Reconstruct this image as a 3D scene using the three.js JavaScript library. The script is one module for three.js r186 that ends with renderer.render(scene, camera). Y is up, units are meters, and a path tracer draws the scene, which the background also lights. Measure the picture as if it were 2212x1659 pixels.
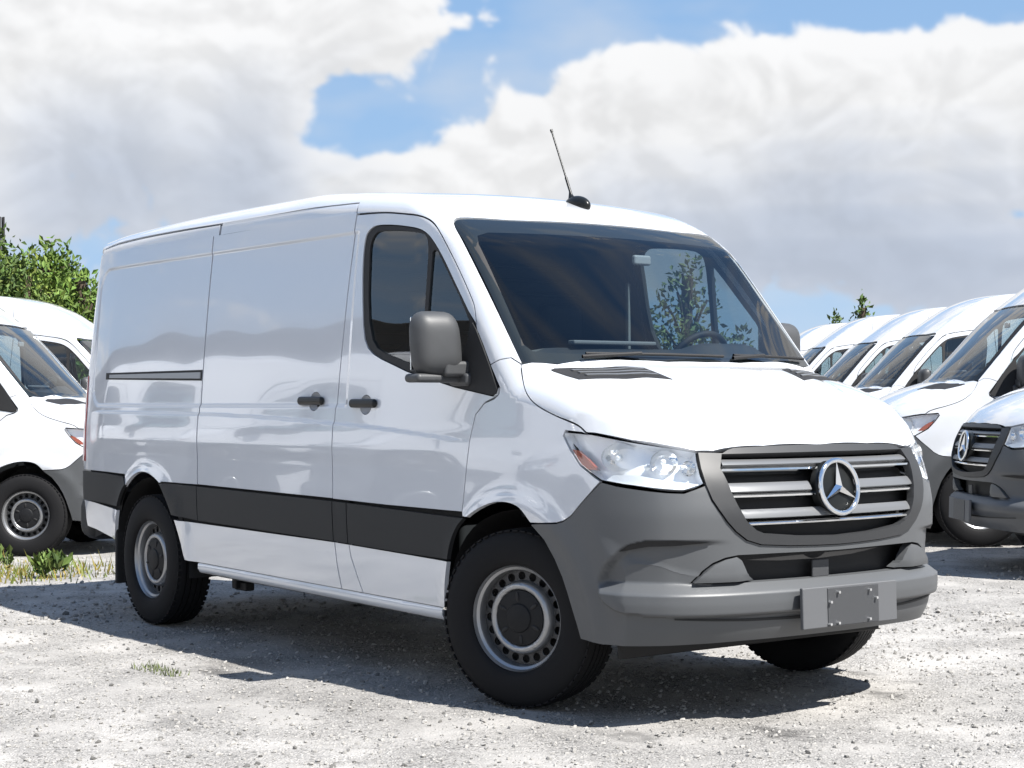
import * as THREE from 'three';
import { mergeGeometries, mergeVertices, toCreasedNormals } from 'three/addons/utils/BufferGeometryUtils.js';
import { RoundedBoxGeometry } from 'three/addons/geometries/RoundedBoxGeometry.js';

// ================= camera, sky, sun, exposure =================
const scene = new THREE.Scene();
const camera = new THREE.PerspectiveCamera(24.54, 4 / 3, 0.1, 3000);
const CAM = new THREE.Vector3(6.158, 1.337, 5.57), YAW = -0.93004, PITCH = 0.00901, ROLL = -0.00268;
camera.position.copy(CAM);
{
  const fwd = new THREE.Vector3(Math.sin(YAW) * Math.cos(PITCH), Math.sin(PITCH), -Math.cos(YAW) * Math.cos(PITCH));
  const right = new THREE.Vector3(Math.cos(YAW), 0, Math.sin(YAW)), up0 = right.clone().cross(fwd);
  camera.up.copy(right).multiplyScalar(-Math.sin(ROLL)).addScaledVector(up0, Math.cos(ROLL));
  camera.lookAt(CAM.clone().add(fwd));
}
const EXPOSURE = 2.25;
const renderer = new THREE.WebGLRenderer({ antialias: true });
renderer.toneMapping = THREE.LinearToneMapping;
renderer.toneMappingExposure = EXPOSURE;
renderer.shadowMap.enabled = true;
const SUN = new THREE.Vector3(0.65, 1, -0.24).normalize();
const sun = new THREE.DirectionalLight(new THREE.Color().setRGB(1, 0.965, 0.91), 5);
sun.position.copy(SUN).multiplyScalar(60); sun.target.position.set(-3, 0, -2);
sun.castShadow = true; sun.shadow.mapSize.set(4096, 4096);
Object.assign(sun.shadow.camera, { left: -24, right: 24, top: 24, bottom: -24, near: 1, far: 140 });
scene.add(sun, sun.target);

// ---------- seeded noise ----------
function rng(seed) { let s = seed >>> 0; return () => { s = (s + 0x6D2B79F5) >>> 0; let t = Math.imul(s ^ (s >>> 15), 1 | s); t = (t + Math.imul(t ^ (t >>> 7), 61 | t)) ^ t; return ((t ^ (t >>> 14)) >>> 0) / 4294967296; }; }
const PERM = new Uint8Array(512);
{ const r = rng(77), p = [...Array(256).keys()]; for (let i = 255; i > 0; i--) { const j = Math.floor(r() * (i + 1)); [p[i], p[j]] = [p[j], p[i]]; } for (let i = 0; i < 512; i++) PERM[i] = p[i & 255]; }
const fade = (t) => t * t * t * (t * (t * 6 - 15) + 10), mix = (a, b, t) => a + (b - a) * t;
function g3(h, x, y, z) { h &= 15; const u = h < 8 ? x : y, v = h < 4 ? y : h === 12 || h === 14 ? x : z; return (h & 1 ? -u : u) + (h & 2 ? -v : v); }
function noise3(x, y, z) {
  const X = Math.floor(x), Y = Math.floor(y), Z = Math.floor(z); x -= X; y -= Y; z -= Z;
  const a = X & 255, b = Y & 255, c = Z & 255, u = fade(x), v = fade(y), w = fade(z), P = PERM;
  const A = P[a] + b, AA = P[A & 255] + c, AB = P[(A + 1) & 255] + c, B = P[(a + 1) & 255] + b, BA = P[B & 255] + c, BB = P[(B + 1) & 255] + c;
  return mix(mix(mix(g3(P[AA & 511], x, y, z), g3(P[BA & 511], x - 1, y, z), u), mix(g3(P[AB & 511], x, y - 1, z), g3(P[BB & 511], x - 1, y - 1, z), u), v),
    mix(mix(g3(P[(AA + 1) & 511], x, y, z - 1), g3(P[(BA + 1) & 511], x - 1, y, z - 1), u), mix(g3(P[(AB + 1) & 511], x, y - 1, z - 1), g3(P[(BB + 1) & 511], x - 1, y - 1, z - 1), u), v), w);
}
function fbm(x, y, z, o) { let s = 0, a = 0.5; for (let i = 0; i < o; i++) { s += a * noise3(x, y, z); x = x * 2.03 + 11.3; y = y * 2.03 + 5.1; z = z * 2.03 + 7.7; a *= 0.5; } return s; }
const clamp = (x, a = 0, b = 1) => Math.min(b, Math.max(a, x));
const sstep = (a, b, x) => { const t = clamp((x - a) / (b - a)); return t * t * (3 - 2 * t); };

// ---------- partly cloudy sky ----------
{
  const W = 4096, H = 2048, data = new Float32Array(W * H * 4);
  // cloud masses seen from here: azimuth (degrees right of the view), elevation, half sizes, weight
  const deg = Math.PI / 180, f0 = 3814;
  const px = (x, y) => [Math.atan((x - 1106) / f0) / deg, Math.atan((862 - y) / f0) / deg];
  const blobs = [];
  const blob = (x, y, rx, ry, w) => { const [a, e] = px(x, y); blobs.push([a, e, rx / f0 / deg, ry / f0 / deg, w]); };
  blob(420, 60, 560, 190, 1); blob(180, 300, 480, 210, .9); blob(600, 380, 330, 90, .6); blob(860, 40, 230, 90, .7); blob(120, 480, 300, 90, .5); blob(640, 250, 130, 60, .4);
  blob(1500, 300, 430, 190, 1.1); blob(1330, 160, 110, 110, .55); blob(1800, 220, 460, 150, 1); blob(2150, 300, 330, 230, .9); blob(1150, 290, 170, 95, .6); blob(1000, 370, 170, 70, .5);
  blob(1750, 470, 420, 80, .7); blob(1900, 600, 420, 80, .75); blob(2150, 560, 260, 70, .5); blob(1450, 420, 360, 90, .5);
  blob(1700, 0, 620, 75, -1.3); blob(1120, 100, 190, 125, -1.35); blob(1330, 20, 200, 60, -.8); blob(890, 205, 190, 100, -1.15); blob(770, 245, 170, 60, -.6); blob(2010, 20, 300, 60, -1.2); blob(700, 300, 180, 45, -.5); blob(940, 170, 120, 80, -.6); blob(2190, 480, 70, 30, -.6); blob(1620, 640, 60, 30, -.3);
  const yawDeg = YAW / deg;
  const D = new Float32Array(W * 1024), L = new Float32Array(W * 1024);
  const bias = (az, el) => {                                            // az relative to the view, degrees
    let d = az - yawDeg; d = ((d + 540) % 360) - 180;
    const near = sstep(26, 17, Math.abs(d)) * sstep(24, 15, el);
    let b = 0;
    if (near > 0) { for (const [a, e, ra, re, w] of blobs) { const u = (d - a) / ra, v = (el - e) / re, q = u * u + v * v; if (q < 6) b += w * Math.exp(-q * 1.1); } b = b * 1.15 - .42; }
    return [near, b];
  };
  const billow = (x, y, z, o) => { let s = 0, a = .5; for (let i = 0; i < o; i++) { s += a * (3.2 * Math.abs(noise3(x, y, z)) - .32); x = x * 2.07 + 3.1; y = y * 2.07 + 9.7; z = z * 2.07 + 1.3; a *= .52; } return s; };
  for (let j = 0; j < 1024; j++) {
    const el = (j + .5) / 1024 * 90, se = Math.sin(el * deg), ce = Math.cos(el * deg);
    for (let i = 0; i < W; i++) {
      const th = ((i + .5) / W - .5) * 2 * Math.PI, x = Math.cos(th) * ce, z = Math.sin(th) * ce, az = Math.atan2(x, -z) / deg;
      const big = fbm(x * 2.6 + 83.4, se * 4.5, z * 2.6 - 1.7, 3) * 2.0 - .02 - 1.7 * sstep(20, 46, el);
      const [near, b] = bias(az, el), base = near > 0 ? mix(big, b, near) : big, soft = base / (1 + Math.abs(base) * .9);
      const wx = noise3(x * 14 + 5, se * 18, z * 14) * .02, wy = noise3(x * 14 - 5, se * 18 + 9, z * 14) * .02;
      const n1 = fbm((x + wx) * 9 + 1, (se + wy) * 13 + 4, (z + wx) * 9, 4), n2 = billow((x + wx) * 22, (se + wy) * 28, (z - wx) * 22, 5);
      L[j * W + i] = soft * .95 + n1 * .6 + .1;
      D[j * W + i] = soft * .9 + n1 * .7 + n2 * .42 + .02;
    }
  }
  const at = (i, j) => D[Math.min(1023, Math.max(0, j)) * W + ((i + W) % W)];
  for (let j = 0; j < 1024; j++) {
    const el = (j + .5) / 1024 * 90, t = Math.pow(clamp(1 - el / 90), 3.2), se = Math.sin(el * deg), ce = Math.cos(el * deg), low = Math.exp(-el / 6);
    for (let i = 0; i < W; i++) {
      const d = at(i, j), a = sstep(-.05, .2, d), th = ((i + .5) / W - .5) * 2 * Math.PI, x = Math.cos(th) * ce, z = Math.sin(th) * ce;
      let up = 0; for (let k = 0; k <= 6; k++) up += Math.max(0, L[Math.min(1023, j + k * 12) * W + i]); up /= 7;
      const relief = clamp((d - at(i + 4, j + 5)) * .42, -.1, .1), depth = sstep(.2, .66, up);
      let lum = mix(1.02, .57, depth) + relief * mix(.85, .3, depth) + fbm(x * 7, se * 12, z * 7, 3) * .1;
      lum = mix(lum, .92, low * .5);
      const wis = clamp(.12 + fbm(x * 7, se * 16, z * 7, 5) * .9, 0, .5);
      const blue = [mix(.18, .43, t) + low * .14, mix(.37, .69, t) + low * .1, mix(.76, 1.02, t) + low * .02];
      const cl = [lum * mix(.985, .86, depth), lum * mix(.99, .96, depth), lum * mix(1.0, 1.15, depth)];
      const o = ((1024 + j) * W + i) * 4, k = .392;
      for (let c = 0; c < 3; c++) data[o + c] = mix(mix(blue[c], .9, wis), cl[c], a) * k;
      data[o + 3] = 1;
    }
  }
  for (let j = 0; j < 1024; j++) for (let i = 0; i < W; i++) { const o = (j * W + i) * 4; data[o] = .3; data[o + 1] = .29; data[o + 2] = .27; data[o + 3] = 1; }
  const tex = new THREE.DataTexture(data, W, H, THREE.RGBAFormat, THREE.FloatType);
  tex.mapping = THREE.EquirectangularReflectionMapping; tex.magFilter = tex.minFilter = THREE.LinearFilter; tex.needsUpdate = true;
  scene.background = tex; scene.environment = tex;
}

// ================= naming =================
const used = new Map();
function numbered(name) { const n = used.get(name) ?? 0; used.set(name, n + 1); return n ? name + '_' + String(n).padStart(3, '0') : name; }
function tag(o, label, category, group) { o.userData.label = label; o.userData.category = category; if (group) o.userData.group = group; return o; }
function part(name, geo, mat, parent) { const m = new THREE.Mesh(geo, mat); m.name = name; m.castShadow = m.receiveShadow = true; parent.add(m); return m; }
function thing(name, label, category, group) { const o = new THREE.Group(); o.name = numbered(name); tag(o, label, category, group); scene.add(o); return o; }
function struct(name, geo, mat, kind = 'structure') { const m = new THREE.Mesh(geo, mat); m.name = numbered(name); m.userData.kind = kind; m.castShadow = m.receiveShadow = true; scene.add(m); return m; }

// ================= materials =================
const rgb = (r, g, b) => new THREE.Color().setRGB(r, g, b);
const noiseTex = (n, rep, fn, srgb) => {
  const d = new Uint8Array(n * n * 4);
  for (let j = 0; j < n; j++) for (let i = 0; i < n; i++) { const v = fn(i / n, j / n), o = (j * n + i) * 4; d[o] = v[0]; d[o + 1] = v[1]; d[o + 2] = v[2]; d[o + 3] = 255; }
  const t = new THREE.DataTexture(d, n, n); t.wrapS = t.wrapT = THREE.RepeatWrapping; t.repeat.set(rep, rep); t.magFilter = THREE.LinearFilter; t.minFilter = THREE.LinearMipmapLinearFilter; t.generateMipmaps = true;
  if (srgb) t.colorSpace = THREE.SRGBColorSpace; t.needsUpdate = true; return t;
};
const grainR = rng(5), grain = noiseTex(256, 6, () => { const v = 128 + (grainR() - .5) * 120; return [v, v, v]; });
const M = {
  paint: new THREE.MeshPhysicalMaterial({ color: rgb(.59, .61, .645), roughness: .1, ior: 1.65, clearcoat: 1, clearcoatRoughness: .015, side: THREE.DoubleSide }),
  bumper: new THREE.MeshStandardMaterial({ color: rgb(.072, .076, .081), roughness: .44, bumpMap: grain, bumpScale: .0004 }),
  cladding: new THREE.MeshPhysicalMaterial({ color: rgb(.02, .021, .0225), roughness: .6, specularIntensity: .55, bumpMap: grain, bumpScale: .0004 }),
  mirror: new THREE.MeshStandardMaterial({ color: rgb(.045, .047, .05), roughness: .5, bumpMap: grain, bumpScale: .0003 }),
  tray: new THREE.MeshStandardMaterial({ color: rgb(.14, .145, .15), roughness: .6 }),
  black: new THREE.MeshStandardMaterial({ color: rgb(.008, .008, .009), roughness: .7 }),
  gloss: new THREE.MeshPhysicalMaterial({ color: rgb(.008, .009, .009), roughness: .3, specularIntensity: .6 }),
  surround: new THREE.MeshStandardMaterial({ color: rgb(.022, .023, .025), roughness: .5 }),
  slat: new THREE.MeshStandardMaterial({ color: rgb(.15, .154, .16), roughness: .36, metalness: .35 }),
  chrome: new THREE.MeshStandardMaterial({ color: rgb(.82, .83, .84), roughness: .08, metalness: 1 }),
  rubber: new THREE.MeshStandardMaterial({ color: rgb(.014, .014, .015), roughness: .72 }),
  tyre: new THREE.MeshPhysicalMaterial({ color: rgb(.008, .008, .009), roughness: .8, specularIntensity: .45 }),
  rim: new THREE.MeshStandardMaterial({ color: rgb(.3, .305, .315), roughness: .28, metalness: .75 }),
  disc: new THREE.MeshStandardMaterial({ color: rgb(.05, .051, .054), roughness: .4, metalness: .6 }),
  hub: new THREE.MeshPhysicalMaterial({ color: rgb(.009, .0095, .011), roughness: .55, specularIntensity: .45 }),
  steel: new THREE.MeshStandardMaterial({ color: rgb(.3, .3, .31), roughness: .42, metalness: .6 }),
  plate: new THREE.MeshStandardMaterial({ color: rgb(.088, .091, .097), roughness: .55, bumpMap: grain, bumpScale: .0005 }),
  plateInner: new THREE.MeshStandardMaterial({ color: rgb(.052, .054, .058), roughness: .5, metalness: .2, bumpMap: grain, bumpScale: .001 }),
  shield: new THREE.MeshPhysicalMaterial({ color: rgb(.58, .65, .68), roughness: 0, transmission: 1, thickness: 0, ior: 1.55, side: THREE.DoubleSide }),
  sideGlass: new THREE.MeshPhysicalMaterial({ color: rgb(.5, .6, .62), roughness: 0, transmission: 1, thickness: 0, ior: 1.9, side: THREE.DoubleSide }),
  lens: new THREE.MeshPhysicalMaterial({ color: rgb(.97, .98, .99), roughness: 0, transmission: 1, thickness: 0, ior: 1.45, side: THREE.DoubleSide }),
  lampSilver: new THREE.MeshStandardMaterial({ color: rgb(.8, .82, .85), roughness: .3, metalness: .25 }),
  lampWhite: new THREE.MeshStandardMaterial({ color: rgb(.7, .74, .77), roughness: .3, metalness: .2 }),
  amber: new THREE.MeshPhysicalMaterial({ color: rgb(.26, .05, .02), roughness: .15, clearcoat: 1 }),
  red: new THREE.MeshPhysicalMaterial({ color: rgb(.32, .012, .01), roughness: .15, clearcoat: 1 }),
  interior: new THREE.MeshStandardMaterial({ color: rgb(.009, .0095, .011), roughness: .7 }),
  dash: new THREE.MeshStandardMaterial({ color: rgb(.028, .03, .034), roughness: .6 }),
  seat: new THREE.MeshStandardMaterial({ color: rgb(.012, .0125, .014), roughness: .85 }),
  liner: new THREE.MeshStandardMaterial({ color: rgb(.012, .012, .013), roughness: .9 }),
  trim: new THREE.MeshStandardMaterial({ color: rgb(.3, .31, .32), roughness: .5 }),
};
// ---------- body surface of the van: an implicit solid, x forward from the front axle, y up, z to the van's right ----------
function table(pts) {                                  // monotone cubic through points
  const n = pts.length, X = pts.map((p) => p[0]), Y = pts.map((p) => p[1]), d = [], m = [];
  for (let i = 0; i < n - 1; i++) d[i] = (Y[i + 1] - Y[i]) / (X[i + 1] - X[i]);
  for (let i = 0; i < n; i++) m[i] = i === 0 ? d[0] : i === n - 1 ? d[n - 2] : d[i - 1] * d[i] <= 0 ? 0 : 2 * d[i - 1] * d[i] / (d[i - 1] + d[i]);
  return (x) => {
    if (x <= X[0]) return Y[0] + m[0] * (x - X[0]);
    if (x >= X[n - 1]) return Y[n - 1] + m[n - 1] * (x - X[n - 1]);
    let i = 0; while (x > X[i + 1]) i++;
    const h = X[i + 1] - X[i], t = (x - X[i]) / h, t2 = t * t, t3 = t2 * t;
    return (2 * t3 - 3 * t2 + 1) * Y[i] + (t3 - 2 * t2 + t) * h * m[i] + (3 * t2 - 2 * t3) * Y[i + 1] + (t3 - t2) * h * m[i + 1];
  };
}
const smax = (a, b, r) => (a > -r && b > -r ? Math.hypot(a + r, b + r) - r : Math.max(a, b));
const smin = (a, b, r) => -smax(-a, -b, r);
const sideW = table([[.2, .915], [.35, .942], [.42, .953], [.6, .972], [.84, .983], [1.0, .983], [1.18, .977], [1.24, .972], [1.49, .955], [1.85, .925], [2.16, .893], [2.35, .868], [2.9, .79]]);
const taper = table([[-5, .075], [-4.75, .045], [-4.3, .012], [-3.6, 0], [-.4, 0], [0, .004], [.35, .018], [.6, .04], [.9, .075]]);
const frontX = table([[.15, .84], [.3, .9], [.42, .965], [.56, .985], [.7, .99], [.85, .995], [.95, .978], [1.05, .945], [1.13, .907], [1.3, .80]]);
const hoodY = table([[-.4, 1.56], [0, 1.535], [.2, 1.497], [.43, 1.425], [.7, 1.292], [.85, 1.19], [.95, 1.09], [1.1, .9]]);
const shieldX = table([[1.2, .47], [1.49, .2], [1.85, -.175], [2.2, -.55], [2.5, -.92], [2.9, -1.5]]);
const roofLow = table([[-4.95, 2.395], [-4.3, 2.435], [-3, 2.46], [-2, 2.458], [-1.6, 2.434], [-1.25, 2.402], [-.95, 2.366], [-.5, 2.295], [0, 2.18]]);
const roofHigh = table([[-4.95, 2.72], [-4.3, 2.76], [-3, 2.79], [-2, 2.79], [-1.6, 2.765], [-1.25, 2.68], [-.95, 2.52], [-.5, 2.22], [0, 1.8]]);
const creaseY = table([[-4.6, 1.268], [-2.94, 1.26], [-1.47, 1.221], [-.3, 1.15]]);
function makeBody(high) {
  const roofY = high ? roofHigh : roofLow;
  const rect = (x, y, x0, x1, y0, y1, r) => { const dx = Math.max(x0 + r - x, x - x1 + r), dy = Math.max(y0 + r - y, y - y1 + r); return dx > 0 && dy > 0 ? Math.hypot(dx, dy) - r : Math.max(dx, dy) - r; };
  return function F(x, y, z) {
    const a = Math.abs(z);
    let s = a - sideW(y) + taper(x);
    if (x < -1.4) {                                        // pressed panel of the load bay, shoulder crease
      s += .008 * (1 - sstep(-.02, .002, rect(x, y, -4.6, -1.2, 1.3, 2.19, .15)));
    }
    if (x > -4.6 && x < -.3 && y > 1 && y < 1.4) s -= .007 * (1 - sstep(-.008, .008, y - creaseY(x))) * sstep(-4.6, -4.3, x) * sstep(-.3, -.6, x) * sstep(1.0, 1.12, y);
    s += .0006 * Math.sin(x * 4.3 + 1.2) * Math.sin(y * 6.1 + x) + .0004 * Math.sin(x * 9.1 - y * 3.7);
    for (const c of [0, -3.665]) {                         // lips of the wheel arches
      const dx = x - c, dy = y - .37; if (Math.abs(dx) < .8 && dy > -.1 && dy < .8) { const q = Math.hypot(dx, dy * .97); s -= .014 * Math.exp(-(((q - .5) / .055) ** 2)); }
    }
    const ff = (x - (frontX(y) - .17 * a * a - .33 * Math.min(a, 1.15) ** 8)) * .93;
    const fh = (y - hoodY(x) + .04 * (a / .8) ** 2 + .04 * Math.max(0, a - .55) ** 2 * 4 + .012 * sstep(.5, .62, a) * sstep(.9, .4, x)) * .88;
    const fw = (x - shieldX(y) + (.25 - .15 * sstep(1.4, 2.2, y)) * a * a) * .7;
    const fr = (y - roofY(x) + .032 * (a / .8) ** 2) * .98;
    const cab = Math.max(smax(smax(fw, fr, high ? .12 : .2), s, .1), ff);
    const nose = smax(smax(smax(ff, fh, .05), s, .1), x - 2, .01);
    return Math.max(smin(cab, nose, .012), smax(-4.785 - x - .03 * (a / .8) ** 2 + .05 * sstep(1.2, 2.5, y), s, .15), .22 - y);
  };
}
// ================= panels: plane outlines carried onto the body surface =================
const V3 = THREE.Vector3;
const spl = (pts, n) => { const c = new THREE.CatmullRomCurve3(pts.map((p) => new V3(p[0], p[1], p[2] ?? 0)), false, 'centripetal'); return c.getPoints(n ?? pts.length * 4).map((v) => [v.x, v.y, v.z]); };
const flipZ = (g) => {                                         // the same shape for the other side of the van
  const o = g.clone(), p = o.attributes.position, n = o.attributes.normal;
  for (let i = 0; i < p.count; i++) { p.setZ(i, -p.getZ(i)); n.setZ(i, -n.getZ(i)); }
  if (!o.index) o.setIndex([...Array(p.count).keys()]);
  const ix = o.index.array; for (let i = 0; i < ix.length; i += 3) { const t = ix[i + 1]; ix[i + 1] = ix[i + 2]; ix[i + 2] = t; }
  return o;
};
const mirrorList = (half) => half.concat(half.slice().reverse().filter((p) => Math.abs(p[0]) > 1e-9).map(([u, v]) => [-u, v]));     // mirrored in u
const mirrorV = (half) => half.concat(half.slice().reverse().filter((p) => Math.abs(p[1]) > 1e-9).map(([u, v]) => [u, -v]));
function clipHalf(poly, axis, at, keepBelow) {
  const out = [], n = poly.length, s = keepBelow ? 1 : -1;
  for (let i = 0; i < n; i++) {
    const a = poly[i], b = poly[(i + 1) % n], da = (at - a[axis]) * s, db = (at - b[axis]) * s;
    if (da >= -1e-9) out.push(a);
    if ((da > 1e-9 && db < -1e-9) || (da < -1e-9 && db > 1e-9)) { const t = da / (da - db), o = 1 - axis, q = []; q[axis] = at; q[o] = a[o] + (b[o] - a[o]) * t; out.push(q); }
  }
  return out;
}
const areaOf = (p) => { let s = 0; for (let i = 0; i < p.length; i++) { const a = p[i], b = p[(i + 1) % p.length]; s += a[0] * b[1] - b[0] * a[1]; } return s / 2; };
function insetPoly(poly, d) {
  if (!d) return poly;
  const n = poly.length, s = areaOf(poly) > 0 ? 1 : -1;
  return poly.map((p, i) => {
    const a = poly[(i + n - 1) % n], b = poly[(i + 1) % n];
    let e1 = [p[0] - a[0], p[1] - a[1]], e2 = [b[0] - p[0], b[1] - p[1]]; const l1 = Math.hypot(...e1) || 1e-9, l2 = Math.hypot(...e2) || 1e-9;
    e1 = [e1[0] / l1, e1[1] / l1]; e2 = [e2[0] / l2, e2[1] / l2];
    let nx = -(e1[1] + e2[1]), ny = e1[0] + e2[0]; const l = Math.hypot(nx, ny); if (l < .2) return p;
    nx /= l; ny /= l; const k = Math.min(2, 1 / Math.max(.4, -nx * e1[1] + ny * e1[0]));
    return [p[0] + nx * d * s * k, p[1] + ny * d * s * k];
  });
}
function clean(poly) {                                          // drop spikes and points on a straight line
  let p = dedupe(poly), go = true;
  while (go && p.length > 2) { go = false; for (let i = 0; i < p.length; i++) { const a = p[(i + p.length - 1) % p.length], b = p[i], c = p[(i + 1) % p.length]; const s = Math.abs((b[0] - a[0]) * (c[1] - b[1]) - (b[1] - a[1]) * (c[0] - b[0])); if (s < 1e-10 || Math.hypot(a[0] - b[0], a[1] - b[1]) < 2e-6) { p = p.filter((_, k) => k !== i); go = true; break; } } }
  return p;
}
function dedupe(poly) { return poly.filter((p, i) => { const q = poly[(i + poly.length - 1) % poly.length]; return Math.hypot(p[0] - q[0], p[1] - q[1]) > 1e-5; }); }
const withHoles = (outer, holes) => Object.assign(outer.slice(), { holes });
function slit(outer, holes) {                                  // one outline that visits the holes over a slit
  let out = areaOf(outer) > 0 ? outer.slice() : outer.slice().reverse();
  for (let hole of holes) {
    if (areaOf(hole) > 0) hole = hole.slice().reverse();
    let best = [1e9]; out.forEach((p, i) => hole.forEach((q, j) => { const d = Math.hypot(p[0] - q[0], p[1] - q[1]); if (d < best[0]) best = [d, i, j]; }));
    const [, i, j] = best;
    out = [...out.slice(0, i + 1), ...hole.slice(j), ...hole.slice(0, j + 1), ...out.slice(i)];
  }
  return out;
}
function march(F, o, d, tMax = 3.4) {
  let t = 0, g = F(o[0], o[1], o[2]), best = [Math.abs(g), 0];
  for (let k = 0; k < 400 && t < tMax; k++) {
    const step = Math.max(.0015, g * .6); let t2 = t + step, g2 = F(o[0] + d[0] * t2, o[1] + d[1] * t2, o[2] + d[2] * t2);
    if (g2 < best[0]) best = [g2, t2];
    if (g2 <= 0) { let lo = t, hi = t2; for (let i = 0; i < 18; i++) { const m = (lo + hi) / 2; if (F(o[0] + d[0] * m, o[1] + d[1] * m, o[2] + d[2] * m) > 0) lo = m; else hi = m; } t = (lo + hi) / 2; return [o[0] + d[0] * t, o[1] + d[1] * t, o[2] + d[2] * t]; }
    t = t2; g = g2;
  }
  t = best[1]; return [o[0] + d[0] * t, o[1] + d[1] * t, o[2] + d[2] * t];
}
function gradient(F, p, e = .004) {
  const [x, y, z] = p, g = [F(x + e, y, z) - F(x - e, y, z), F(x, y + e, z) - F(x, y - e, z), F(x, y, z + e) - F(x, y, z - e)], l = Math.hypot(...g) || 1;
  return [g[0] / l, g[1] / l, g[2] / l];
}
// ways of looking at the body: (u, v) -> ray
const RAYS = {
  side: (u, v) => [[u, v, 1.35], [0, 0, -1]],
  axial: (u, v) => { const ay = 1.2, c = Math.cos(v), s = Math.sin(v); return [[u, ay + 2.4 * c, 2.4 * s], [0, -c, -s]]; },      // v: angle from straight up about y = 1.2
  hood: (u, v) => { const ay = .9, c = Math.cos(v), s = Math.sin(v); return [[u, ay + 2 * c, 2 * s], [0, -c, -s]]; },
  cyl: (u, v) => { const th = u / 1.5, c = Math.cos(th), s = Math.sin(th); return [[-.6 + 2.6 * c, v, 2.6 * s], [-c, 0, -s]]; },    // u: 1.5 x angle about a post at x = -0.6
  front: (u, v) => [[2.4, v, u], [-1, 0, 0]],
  rear: (u, v) => [[-6.2, v, u], [1, 0, 0]],
};
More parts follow.
